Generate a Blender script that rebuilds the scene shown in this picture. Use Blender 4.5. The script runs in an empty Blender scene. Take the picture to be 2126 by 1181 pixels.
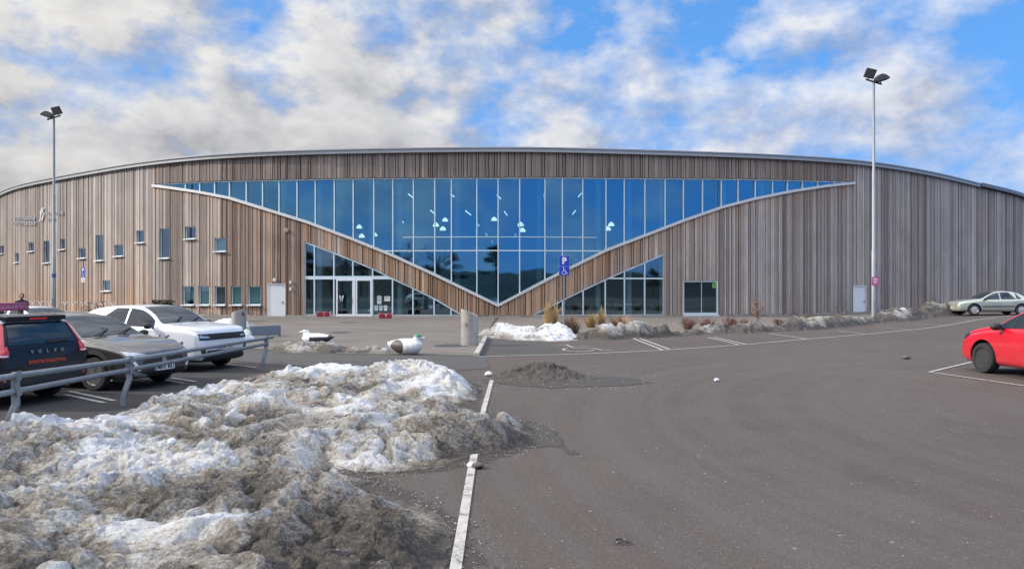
import bpy, bmesh, math, random
import numpy as np
from mathutils import Vector, Matrix
from mathutils.bvhtree import BVHTree
random.seed(7)
rng = np.random.default_rng(7)
sc = bpy.context.scene
COL = sc.collection
F, CX, HY, EYE = 1500.0, 1063.0, 600.0, 2.0
R = math.radians

# ------------------------------------------------------------------ helpers
def sstep(a, b, x):
    t = np.clip((np.asarray(x, float) - a) / (b - a), 0, 1)
    return t * t * (3 - 2 * t)
def gz(x, y):
    return 0.35 * sstep(20, 34, x) * sstep(25, 45, y)
def at(px, py, Y):
    return Vector(((px - CX) / F * Y, Y, EYE - (py - HY) / F * Y))
def G(px, py):
    """ground point seen at a photo pixel"""
    z = 0.0
    for _ in range(12):
        Y = (EYE - z) * F / (py - HY)
        X = (px - CX) / F * Y
        z = float(gz(X, Y))
    return X, Y

def pchip(xs, ys):
    xs = np.asarray(xs, float); ys = np.asarray(ys, float)
    h = np.diff(xs); d = np.diff(ys) / h
    m = np.zeros_like(ys)
    m[0], m[-1] = d[0], d[-1]
    for i in range(1, len(xs) - 1):
        if d[i-1] * d[i] > 0:
            w1, w2 = 2*h[i] + h[i-1], h[i] + 2*h[i-1]
            m[i] = (w1 + w2) / (w1 / d[i-1] + w2 / d[i])
    def f(x):
        x = np.asarray(x, float)
        i = np.clip(np.searchsorted(xs, x) - 1, 0, len(xs) - 2)
        t = (x - xs[i]) / h[i]
        t2, t3 = t*t, t*t*t
        r = (2*t3-3*t2+1)*ys[i] + (t3-2*t2+t)*h[i]*m[i] + (-2*t3+3*t2)*ys[i+1] + (t3-t2)*h[i]*m[i+1]
        return r
    return f

_T = {}
def vnoise(x, y, seed=0):
    if seed not in _T:
        _T[seed] = np.random.default_rng(seed + 100).random((256, 256))
    T = _T[seed]
    xi = np.floor(x).astype(int); yi = np.floor(y).astype(int)
    fx = x - xi; fy = y - yi
    fx = fx*fx*(3-2*fx); fy = fy*fy*(3-2*fy)
    a = T[xi & 255, yi & 255]; b = T[(xi+1) & 255, yi & 255]
    c = T[xi & 255, (yi+1) & 255]; d = T[(xi+1) & 255, (yi+1) & 255]
    return (a*(1-fx)+b*fx)*(1-fy) + (c*(1-fx)+d*fx)*fy
def fbm(x, y, seed=0, oct=5, gain=0.5):
    s = 0; a = 1; t = 0
    for o in range(oct):
        ca, sa = math.cos(o*1.3), math.sin(o*1.3)
        s = s + a * vnoise(x*ca - y*sa + o*17.3, x*sa + y*ca - o*9.1, seed + o)
        t += a; a *= gain; x = x*2.03; y = y*2.03
    return s / t

class MB:
    def __init__(s):
        s.v = []; s.f = []; s.m = []; s.c = []
    def add(s, vs, fs, m=0, col=None):
        o = len(s.v)
        s.v.extend([tuple(p) for p in vs])
        for f in fs:
            s.f.append(tuple(i + o for i in f)); s.m.append(m)
        if col is not None:
            s.c.extend([col] * len(vs))
        return s
    def box(s, c, d, rz=0.0, m=0, M=None):
        x, y, z = d[0]/2, d[1]/2, d[2]/2
        vs = [Vector((i*x, j*y, k*z)) for k in (-1, 1) for j in (-1, 1) for i in (-1, 1)]
        if M is None:
            M = Matrix.Translation(Vector(c)) @ Matrix.Rotation(rz, 4, 'Z')
        vs = [M @ p for p in vs]
        return s.add(vs, [(0,2,3,1),(4,5,7,6),(0,1,5,4),(2,6,7,3),(0,4,6,2),(1,3,7,5)], m)
    def beam(s, a, b, w, d, n, m=0):
        """box from a to b; w wide across, d deep along n"""
        a = Vector(a); b = Vector(b); n = Vector(n).normalized()
        t = (b - a).normalized(); q = t.cross(n).normalized() * w/2; n = n * d/2
        vs = []
        for p in (a, b):
            vs += [p - q - n, p + q - n, p + q + n, p - q + n]
        return s.add(vs, [(3,2,1,0),(4,5,6,7),(0,1,5,4),(1,2,6,5),(2,3,7,6),(3,0,4,7)], m)
    def tube(s, pts, r, n=8, m=0, caps=True):
        pts = [Vector(p) for p in pts]
        rs = r if isinstance(r, (list, tuple)) else [r]*len(pts)
        vs = []; fs = []
        up = Vector((0, 0, 1))
        for i, p in enumerate(pts):
            t = (pts[min(i+1, len(pts)-1)] - pts[max(i-1, 0)]).normalized()
            u = t.cross(up if abs(t.z) < .95 else Vector((0, 1, 0))).normalized(); w = t.cross(u)
            for k in range(n):
                a = 2*math.pi*k/n
                vs.append(p + (u*math.cos(a) + w*math.sin(a)) * rs[i])
        for i in range(len(pts)-1):
            for k in range(n):
                k2 = (k+1) % n
                fs.append((i*n+k, i*n+k2, (i+1)*n+k2, (i+1)*n+k))
        if caps:
            fs.append(tuple(range(n))[::-1]); fs.append(tuple((len(pts)-1)*n + k for k in range(n)))
        return s.add(vs, fs, m)
    def lathe(s, prof, n=24, M=None, m=0):
        """profile of (r, h) round the local z axis"""
        M = M or Matrix()
        vs = []; fs = []
        for r, h in prof:
            for k in range(n):
                a = 2*math.pi*k/n
                vs.append(M @ Vector((r*math.cos(a), r*math.sin(a), h)))
        for i in range(len(prof)-1):
            for k in range(n):
                k2 = (k+1) % n
                fs.append((i*n+k, i*n+k2, (i+1)*n+k2, (i+1)*n+k))
        if prof[0][0] > 1e-4: fs.append(tuple(range(n))[::-1])
        if prof[-1][0] > 1e-4: fs.append(tuple((len(prof)-1)*n + k for k in range(n)))
        return s.add(vs, fs, m)
    def prism(s, poly, M, d, m=0):
        """2-D polygon in the local xy plane, extruded 0..d along local z"""
        n = len(poly)
        vs = [M @ Vector((x, y, 0)) for x, y in poly] + [M @ Vector((x, y, d)) for x, y in poly]
        fs = [tuple(range(n))[::-1], tuple(range(n, 2*n))] + [(i, (i+1) % n, n+(i+1) % n, n+i) for i in range(n)]
        return s.add(vs, fs, m)
    def build(s, name, mats, parent=None, smooth=False, world=False, bevel=0, attr=None, sharp=40):
        me = bpy.data.meshes.new(name)
        vs = s.v
        if world and parent is not None:
            M = rootmat(parent).inverted()
            vs = [M @ Vector(p) for p in vs]
        me.from_pydata([tuple(p) for p in vs], [], s.f)
        mats = mats if isinstance(mats, (list, tuple)) else [mats]
        for mm in mats: me.materials.append(mm)
        if len(mats) > 1:
            me.polygons.foreach_set('material_index', s.m)
        if s.c and len(s.c) == len(s.v):
            a = me.attributes.new('tone', 'FLOAT_COLOR', 'POINT')
            a.data.foreach_set('color', np.array(s.c, dtype=np.float32).ravel())
        if smooth:
            for p in me.polygons: p.use_smooth = True
            try: me.set_sharp_from_angle(angle=R(sharp))
            except Exception: pass
        me.validate(); me.update()
        o = bpy.data.objects.new(name, me); COL.objects.link(o)
        if parent is not None: o.parent = parent
        if bevel:
            b = o.modifiers.new('Bevel', 'BEVEL'); b.width = bevel; b.segments = 2; b.limit_method = 'ANGLE'; b.angle_limit = R(40)
        return o

def rootmat(o):
    while o.parent is not None: o = o.parent
    return Matrix.Translation(o.location) @ o.rotation_euler.to_matrix().to_4x4()
def tag(o, label=None, cat=None, group=None, kind=None):
    if label: o['label'] = label
    if cat: o['category'] = cat
    if group: o['group'] = group
    if kind: o['kind'] = kind
    return o
def thing(name, label, cat, loc=(0, 0, 0), rz=0.0, group=None):
    o = bpy.data.objects.new(name, None); COL.objects.link(o)
    o.empty_display_size = .3
    o.location = loc; o.rotation_euler = (0, 0, rz)
    return tag(o, label, cat, group)
def struct(o):
    o['kind'] = 'structure'; return o
def dup(root, loc, rz=None, label=None, scale=None):
    r = root.copy(); COL.objects.link(r); r.location = loc
    if rz is not None: r.rotation_euler = (0, 0, rz)
    if scale: r.scale = (scale,)*3
    if label: r['label'] = label
    for ch in list(root.children):
        c = ch.copy(); COL.objects.link(c); c.parent = r
        for g in list(ch.children):
            d = g.copy(); COL.objects.link(d); d.parent = c
    return r
def textmesh(txt, size, M, ext=.004, bold=0.0, align='CENTER', sx=1.0):
    cu = bpy.data.curves.new('t', 'FONT'); cu.body = txt; cu.size = size; cu.extrude = ext; cu.offset = bold
    cu.align_x = align; cu.align_y = 'CENTER'; cu.resolution_u = 3
    o = bpy.data.objects.new('t', cu); COL.objects.link(o)
    dg = bpy.context.evaluated_depsgraph_get(); dg.update()
    me = bpy.data.meshes.new_from_object(o.evaluated_get(dg))
    mb = MB()
    S = Matrix.Diagonal((sx, 1, 1, 1))
    mb.add([M @ S @ v.co for v in me.vertices], [tuple(p.vertices) for p in me.polygons])
    bpy.data.objects.remove(o); bpy.data.curves.remove(cu); bpy.data.meshes.remove(me)
    return mb
def frame(o, x, y):
    """matrix with origin o, local x axis and local y axis"""
    x = Vector(x).normalized(); y = Vector(y); z = x.cross(y).normalized(); y = z.cross(x)
    return Matrix(((x.x, y.x, z.x, o[0]), (x.y, y.y, z.y, o[1]), (x.z, y.z, z.z, o[2]), (0, 0, 0, 1)))

# ------------------------------------------------------------------ materials
class NT:
    def __init__(s, name):
        s.mat = bpy.data.materials.new(name); s.mat.use_nodes = True
        s.t = s.mat.node_tree; s.N = s.t.nodes; s.L = s.t.links
        s.bsdf = s.N['Principled BSDF']; s.out = s.N['Material Output']
    def n(s, typ, **kw):
        o = s.N.new(typ)
        for k, v in kw.items():
            if k.startswith('i_'):
                key = k[2:]
                key = int(key) if key.isdigit() else key
                o.inputs[key].default_value = v
            else: setattr(o, k, v)
        return o
    def l(s, a, b): s.L.new(a, b)
    def pos(s): return s.n('ShaderNodeNewGeometry').outputs['Position']
    def obj(s): return s.n('ShaderNodeTexCoord').outputs['Object']
    def noise(s, vec, scale, detail=4, rough=.55, dist=0):
        o = s.n('ShaderNodeTexNoise'); o.inputs['Scale'].default_value = scale; o.inputs['Detail'].default_value = detail
        o.inputs['Roughness'].default_value = rough; o.inputs['Distortion'].default_value = dist
        if vec is not None: s.l(vec, o.inputs['Vector'])
        return o.outputs['Fac']
    def ramp(s, fac, stops, interp='LINEAR'):
        r = s.n('ShaderNodeValToRGB'); e = r.color_ramp.elements; r.color_ramp.interpolation = interp
        while len(e) < len(stops): e.new(.5)
        for el, (p, c) in zip(e, stops):
            el.position = p; el.color = (*c, 1) if len(c) == 3 else c
        s.l(fac, r.inputs['Fac']); return r.outputs['Color']
    def mix(s, fac, a, b, mode='MIX'):
        m = s.n('ShaderNodeMix', data_type='RGBA', blend_type=mode)
        for k, v in ((0, fac), (6, a), (7, b)):
            if isinstance(v, (int, float)): m.inputs[k].default_value = v
            elif isinstance(v, tuple): m.inputs[k].default_value = (*v, 1)
            else: s.l(v, m.inputs[k])
        return m.outputs[2]
    def math(s, op, a, b=0.0, clamp=False):
        m = s.n('ShaderNodeMath', operation=op, use_clamp=clamp)
        for k, v in ((0, a), (1, b)):
            if isinstance(v, (int, float)): m.inputs[k].default_value = v
            else: s.l(v, m.inputs[k])
        return m.outputs[0]
    def scale(s, vec, sc_):
        m = s.n('ShaderNodeVectorMath', operation='MULTIPLY'); m.inputs[1].default_value = sc_; s.l(vec, m.inputs[0]); return m.outputs[0]
    def bump(s, h, strength=.3, dist=.02):
        b = s.n('ShaderNodeBump'); b.inputs['Strength'].default_value = strength; b.inputs['Distance'].default_value = dist
        s.l(h, b.inputs['Height']); s.l(b.outputs[0], s.bsdf.inputs['Normal'])
    def base(s, c):
        if isinstance(c, tuple): s.bsdf.inputs['Base Color'].default_value = (*c, 1)
        else: s.l(c, s.bsdf.inputs['Base Color'])
    def set(s, **kw):
        for k, v in kw.items(): s.bsdf.inputs[k.replace('_', ' ')].default_value = v
        return s

def plain(name, c, rough=.6, metal=0.0, var=.12, sc_=6.0, coat=0.0, bump=0.0):
    t = NT(name); t.set(Roughness=rough, Metallic=metal)
    if coat: t.bsdf.inputs['Coat Weight'].default_value = coat; t.bsdf.inputs['Coat Roughness'].default_value = .06
    if var:
        f = t.noise(t.obj(), sc_, 5, .6)
        t.base(t.mix(f, tuple(x*(1-var) for x in c), tuple(min(1, x*(1+var)) for x in c)))
        if bump: t.bump(f, bump, .01)
    else: t.base(c)
    return t.mat

def wood_mat():
    t = NT('weathered_boards'); t.set(Roughness=.85)
    a = t.n('ShaderNodeAttribute', attribute_name='tone')
    sep = t.n('ShaderNodeSeparateColor'); t.l(a.outputs['Color'], sep.inputs[0])
    p = t.pos()
    streak = t.noise(t.scale(p, (5.0, 5.0, .35)), 1.6, 6, .65)
    fine = t.noise(t.scale(p, (24, 24, .8)), 1.0, 5, .7)
    knot = t.noise(t.scale(p, (9, 9, 1.6)), 1.0, 4, .7)
    blot = t.noise(p, .35, 3, .5)
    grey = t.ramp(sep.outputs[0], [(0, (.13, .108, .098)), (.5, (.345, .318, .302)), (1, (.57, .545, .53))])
    warm = t.ramp(sep.outputs[0], [(0, (.20, .095, .045)), (.5, (.47, .26, .135)), (1, (.62, .41, .26))])
    wf = t.math('ADD', sep.outputs[1], t.math('MULTIPLY', t.math('SUBTRACT', streak, .5), .9), True)
    c = t.mix(wf, grey, warm)
    c = t.mix(t.math('MULTIPLY', t.ramp(fine, [(.35, (1, 1, 1)), (.6, (0, 0, 0))]), .38), c, (.09, .075, .068))
    c = t.mix(t.math('MULTIPLY', t.ramp(streak, [(.5, (0, 0, 0)), (.75, (1, 1, 1))]), .5), c, (.40, .36, .33))
    c = t.mix(t.math('MULTIPLY', t.ramp(knot, [(.62, (0, 0, 0)), (.70, (1, 1, 1))]), .5), c, (.10, .085, .08))
    c = t.mix(t.math('MULTIPLY', t.ramp(blot, [(.35, (1, 1, 1)), (.6, (0, 0, 0))]), .25), c, (.13, .11, .10))
    t.base(c); t.bump(fine, .4, .01)
    return t.mat

def asphalt_mat(name, c1, c2, tracks=False):
    t = NT(name); t.set(Roughness=.88); t.bsdf.inputs['Specular IOR Level'].default_value = .3
    p = t.pos()
    big = t.noise(p, .18, 4, .55); mid = t.noise(p, 1.1, 5, .6); grain = t.noise(p, 60, 3, .8); g2 = t.noise(p, 22, 4, .75)
    f = t.math('ADD', t.math('MULTIPLY', big, .6), t.math('MULTIPLY', mid, .4))
    c = t.ramp(f, [(.32, c1), (.68, c2)])
    if tracks:
        v = t.n('ShaderNodeVectorMath', operation='SUBTRACT'); t.l(p, v.inputs[0]); v.inputs[1].default_value = (13.5, 10.0, 0)
        ln = t.n('ShaderNodeVectorMath', operation='LENGTH'); t.l(v.outputs[0], ln.inputs[0])
        cmb = t.n('ShaderNodeCombineXYZ'); t.l(ln.outputs['Value'], cmb.inputs[0]); t.l(t.math('MULTIPLY', mid, .5), cmb.inputs[1])
        ring = t.noise(cmb.outputs[0], 2.2, 4, .7)
        msk = t.math('MULTIPLY', t.ramp(ln.outputs['Value'], [(.3, (0, 0, 0)), (.45, (1, 1, 1)), (.8, (1, 1, 1)), (1, (0, 0, 0))]), 1.0)
        v2 = t.math('MULTIPLY', ln.outputs['Value'], 1/18.0)
        msk = t.ramp(v2, [(.2, (0, 0, 0)), (.4, (1, 1, 1)), (.75, (1, 1, 1)), (.95, (0, 0, 0))])
        c = t.mix(t.math('MULTIPLY', t.math('MULTIPLY', t.ramp(ring, [(.42, (0, 0, 0)), (.62, (1, 1, 1))]), msk), .42), c, tuple(x*1.15 for x in (c2[1]*1.10, c2[1]*1.08, c2[1]*1.0)))
        dk = t.ramp(t.noise(p, .5, 6, .7, 1.0), [(.30, (1, 1, 1)), (.42, (0, 0, 0))])
        c = t.mix(t.math('MULTIPLY', dk, .22), c, (.06, .055, .052))
    c = t.mix(1.0, c, t.ramp(grain, [(.30, (.30, .30, .30)), (.48, (.95, .95, .95)), (.56, (1, 1, 1)), (.70, (1.0, 1.0, 1.0))]), 'MULTIPLY')
    vs_ = t.n('ShaderNodeTexVoronoi'); vs_.inputs['Scale'].default_value = 34; t.l(p, vs_.inputs['Vector'])
    vsep = t.n('ShaderNodeSeparateColor'); t.l(vs_.outputs['Color'], vsep.inputs[0])
    st_ = t.math('MULTIPLY', t.ramp(vsep.outputs[0], [(.80, (0, 0, 0)), (.82, (1, 1, 1))]), t.ramp(vs_.outputs['Distance'], [(.25, (1, 1, 1)), (.40, (0, 0, 0))]))
    c = t.mix(t.math('MULTIPLY', st_, .28), c, (.24, .215, .20))
    c = t.mix(t.math('MULTIPLY', t.ramp(g2, [(.58, (0, 0, 0)), (.70, (1, 1, 1))]), .28), c, (.36, .33, .31))
    sp = t.n('ShaderNodeTexVoronoi'); sp.inputs['Scale'].default_value = 3.0; t.l(p, sp.inputs['Vector'])
    c = t.mix(t.ramp(sp.outputs['Distance'], [(.035, (.8, .8, .8)), (.055, (0, 0, 0))]), c, (.30, .28, .25))
    t.base(c)
    t.bump(t.math('ADD', grain, g2), .8, .014)
    return t.mat

def glass_mat(name, tint, trans, fac):
    t = NT(name)
    g = t.n('ShaderNodeBsdfGlossy'); g.inputs['Color'].default_value = (*tint, 1); g.inputs['Roughness'].default_value = .02
    tr = t.n('ShaderNodeBsdfTransparent'); tr.inputs['Color'].default_value = (*trans, 1)
    mx = t.n('ShaderNodeMixShader'); mx.inputs[0].default_value = fac
    fr = t.n('ShaderNodeLayerWeight'); fr.inputs[0].default_value = .35
    t.l(t.math('ADD', t.math('MULTIPLY', fr.outputs['Fresnel'], .5), fac, True), mx.inputs[0])
    wv = t.noise(t.pos(), .45, 2, .4)
    b = t.n('ShaderNodeBump'); b.inputs['Strength'].default_value = .05; b.inputs['Distance'].default_value = .08
    t.l(wv, b.inputs['Height']); t.l(b.outputs[0], g.inputs['Normal'])
    t.l(tr.outputs[0], mx.inputs[1]); t.l(g.outputs[0], mx.inputs[2]); t.l(mx.outputs[0], t.out.inputs[0])
    return t.mat

def snow_mat():
    t = NT('dirty_snow'); t.set(Roughness=.75)
    a = t.n('ShaderNodeAttribute', attribute_name='tone')
    sep = t.n('ShaderNodeSeparateColor'); t.l(a.outputs['Color'], sep.inputs[0])
    p = t.pos()
    n1 = t.noise(p, 4.0, 7, .72, .3); n2 = t.noise(p, 30, 5, .78); n3 = t.noise(p, 75, 3, .8)
    d = t.math('ADD', sep.outputs[0], t.math('MULTIPLY', t.math('SUBTRACT', n1, .5), .8))
    d = t.math('ADD', d, t.math('MULTIPLY', t.math('SUBTRACT', n2, .5), 1.7), True)
    c = t.ramp(d, [(.0, (.80, .83, .88)), (.22, (.64, .66, .69)), (.40, (.44, .425, .395)), (.60, (.285, .265, .235)), (.82, (.145, .128, .11)), (1, (.065, .056, .048))])
    brown = t.mix(t.math('MULTIPLY', t.ramp(t.noise(p, 1.6, 4, .6), [(.46, (0, 0, 0)), (.62, (1, 1, 1))]), sep.outputs[1]), c, t.mix(1.0, c, (.98, .90, .78), 'MULTIPLY'))
    specks = t.ramp(n3, [(.60, (0, 0, 0)), (.70, (1, 1, 1))])
    c = t.mix(t.math('MULTIPLY', specks, t.math('MULTIPLY', d, .75)), brown, (.05, .042, .035))
    t.base(c)
    t.bump(t.math('ADD', t.math('MULTIPLY', n2, .75), t.math('MULTIPLY', n3, .5)), 1.0, .07)
    t.bsdf.inputs['Subsurface Weight'].default_value = 0.0
    return t.mat

def vcol_mat(name, rough=.5):
    t = NT(name); t.set(Roughness=rough)
    a = t.n('ShaderNodeAttribute', attribute_name='tone')
    f = t.noise(t.obj(), 9, 5, .65)
    t.base(t.mix(1.0, a.outputs['Color'], t.ramp(f, [(.3, (.72, .72, .72)), (.6, (1, 1, 1))]), 'MULTIPLY'))
    return t.mat

def concrete_mat(name, c, sc_=3.0, slabs=False):
    t = NT(name); t.set(Roughness=.9)
    p = t.pos()
    f = t.noise(p, sc_, 6, .65); g = t.noise(p, 30, 4, .75); b = t.noise(p, .3, 4, .55)
    k = t.math('ADD', t.math('MULTIPLY', f, .5), t.math('MULTIPLY', b, .5))
    cc = t.ramp(k, [(.33, tuple(x*.72 for x in c)), (.5, c), (.68, tuple(x*1.2 for x in c))])
    cc = t.mix(1.0, cc, t.ramp(g, [(.3, (.7, .7, .7)), (.6, (1, 1, 1))]), 'MULTIPLY')
    if slabs:
        br = t.n('ShaderNodeTexBrick'); t.l(p, br.inputs['Vector'])
        br.inputs['Scale'].default_value = 1.0; br.inputs['Brick Width'].default_value = .7; br.inputs['Row Height'].default_value = .35
        br.inputs['Mortar Size'].default_value = .012; br.inputs['Color1'].default_value = (1, 1, 1, 1); br.inputs['Color2'].default_value = (.84, .84, .84, 1); br.inputs['Mortar'].default_value = (.6, .6, .6, 1)
        cc = t.mix(.8, cc, br.outputs['Color'], 'MULTIPLY')
        rot = t.n('ShaderNodeVectorRotate', rotation_type='Z_AXIS'); rot.inputs['Angle'].default_value = R(38); t.l(p, rot.inputs['Vector'])
        wet = t.ramp(t.noise(t.scale(rot.outputs[0], (.16, 1.1, 1)), .9, 5, .65, .4), [(.36, (1, 1, 1)), (.47, (0, 0, 0))])
        cc = t.mix(t.math('MULTIPLY', wet, .65), cc, (.075, .068, .062))
    t.base(cc); t.bump(g, .3, .01)
    return t.mat

def paint_mark():
    t = NT('worn_road_paint'); t.set(Roughness=.8)
    p = t.pos()
    f = t.noise(p, 6, 6, .7); g = t.noise(p, 45, 3, .8)
    k = t.math('ADD', t.math('MULTIPLY', f, .6), t.math('MULTIPLY', g, .4))
    t.base(t.ramp(k, [(.38, (.10, .085, .08)), (.48, (.34, .325, .305)), (.65, (.47, .455, .43))]))
    return t.mat

def car_paint(name, c, rough=.3, metal=0.0, dirt=.25):
    t = NT(name); t.set(Roughness=rough, Metallic=metal)
    t.bsdf.inputs['Coat Weight'].default_value = .9; t.bsdf.inputs['Coat Roughness'].default_value = .05
    p = t.obj(); sep = t.n('ShaderNodeSeparateXYZ'); t.l(p, sep.inputs[0])
    low = t.ramp(sep.outputs[2], [(.25, (1, 1, 1)), (.75, (0, 0, 0))])
    f = t.noise(p, 5, 6, .7)
    k = t.math('MULTIPLY', t.math('MULTIPLY', low, t.ramp(f, [(.3, (0, 0, 0)), (.7, (1, 1, 1))])), dirt*2, True)
    t.base(t.mix(k, c, (.16, .145, .13)))
    t.l(t.math('ADD', t.math('MULTIPLY', k, .5), rough, True), t.bsdf.inputs['Roughness'])
    return t.mat

WOOD = wood_mat()
ASPH = asphalt_mat('asphalt_reddish', (.076, .062, .056), (.106, .087, .079), True)
ASPH_DARK = asphalt_mat('asphalt_grey', (.062, .060, .060), (.100, .096, .094))
ASPH_LOT_SHADED = asphalt_mat('asphalt_lot_shaded', (.032, .032, .034), (.055, .054, .055))  # lot asphalt colour darkened to carry the shadow of the parked cars
ASPH_PATCH = asphalt_mat('asphalt_patch', (.060, .057, .056), (.085, .08, .078))
PLAZA = concrete_mat('plaza_slabs', (.158, .140, .123), slabs=True)
CONC = concrete_mat('concrete', (.38, .355, .325))
SOIL = concrete_mat('bed_soil', (.15, .13, .112), 2.2)
PAINT = paint_mark()
GLASS = glass_mat('coated_glass', (.21, .52, .78), (.36, .64, .72), .46)
GLASS_CLEAR = glass_mat('entrance_glass', (.50, .78, .95), (.42, .58, .62), .24)
WGLASS = glass_mat('window_glass', (.55, .72, .95), (.55, .70, .70), .26)
ALU = plain('pale_aluminium', (.62, .74, .78), .45, .15, .08)
TRIM = plain('zinc_trim', (.60, .60, .59), .55, .2, .15, 2)
FASCIA = plain('roof_edge_metal', (.36, .37, .38), .5, .4, .12, 1.2)
DARKMETAL = plain('dark_metal', (.06, .06, .065), .5, .4, .15)
BLACK = plain('black_plastic', (.018, .018, .02), .55, 0, .2)
BACKING = plain('dark_backing', (.035, .03, .027), .9, 0, .2)
WHITE = plain('white_paint', (.72, .73, .74), .5, 0, .06)
DOORW = plain('white_door_paint', (.66, .68, .70), .45, 0, .07, 2)
GALV = plain('galvanised_steel', (.20, .225, .25), .55, .5, .3, 9)
POLE = plain('pole_steel', (.27, .29, .32), .55, .3, .18, 4)
BLUE = plain('sign_blue', (.012, .05, .42), .4, 0, .05)
PINK = plain('sign_magenta', (.52, .06, .26), .45, 0, .1)
ROOFPINK = plain('sign_wine', (.23, .04, .10), .45, 0, .12)
RED_BRUSH = plain('red_brush', (.30, .025, .045), .8, 0, .3, 30)
INT_WALL = plain('interior_wall', (.06, .068, .07), .8, 0, .25, .4)
INT_FLOOR = plain('interior_floor', (.05, .05, .05), .5, 0, .2, .6)
INT_COL = plain('interior_column', (.85, .86, .86), .7, 0, .08)
BLIND = plain('teal_blind', (.36, .74, .72), .7, 0, .12, 3)
RUBBER = plain('tyre_rubber', (.022, .022, .023), .85, 0, .3, 20)
RIM = plain('alloy_rim', (.36, .37, .38), .35, .8, .1)
STEELRIM = plain('black_steel_rim', (.055, .055, .058), .45, .3, .2)
HUBCAP = plain('silver_hubcap', (.55, .55, .56), .35, .6, .08)
CARGLASS = plain('car_glass', (.010, .020, .030), .03, 0, 0)
for _m in (CARGLASS,):
    _m.node_tree.nodes['Principled BSDF'].inputs['IOR'].default_value = 1.6
REDLAMP = plain('red_lamp', (.55, .012, .018), .12, 0, .1, coat=1.0)
CLEARLAMP = plain('clear_lamp', (.42, .45, .48), .1, .5, .15, 20, coat=1.0)
SNOW = snow_mat()
DRYGRASS = plain('dry_grass', (.40, .27, .12), .85, 0, .35, 5)
TWIG = plain('brown_twig', (.10, .062, .042), .9, 0, .3)
REDTWIG = plain('red_twig', (.14, .055, .045), .9, 0, .3)
BARK = plain('bark', (.07, .055, .045), .9, 0, .3)
NEEDLE = plain('evergreen_needles', (.022, .032, .016), .8, 0, .4, 2)
HILLM = plain('hillside', (.010, .013, .010), .95, 0, .5, .08)

def emit(name, c, s):
    t = NT(name); t.base(c)
    t.bsdf.inputs['Emission Color'].default_value = (*c, 1); t.bsdf.inputs['Emission Strength'].default_value = s
    return t.mat
LAMP = emit('lamp_glow', (1.0, .84, .62), 2.4)
TUBE = emit('tube_glow', (.92, .97, 1.0), 2.2)

# ------------------------------------------------------------------ camera, light, sky
cam = bpy.data.cameras.new('camera'); co = bpy.data.objects.new('camera', cam); COL.objects.link(co)
co.location = (0, 0, EYE); co.rotation_euler = (R(90), 0, 0)
cam.sensor_width = 36; cam.lens = 36*F/2126
cam.shift_x = 0; cam.shift_y = (HY - 590.5)/2126
cam.clip_end = 3000; cam.clip_start = .05
sc.camera = co
SD = Vector((-.86, -.04, .50)).normalized()
su = bpy.data.lights.new('sun', 'SUN'); su.energy = 3.9; su.angle = R(2); su.color = (1, .93, .83)
so = bpy.data.objects.new('sun', su); COL.objects.link(so); so.rotation_euler = SD.to_track_quat('Z', 'Y').to_euler()
so.location = (-40, 10, 40)

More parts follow.
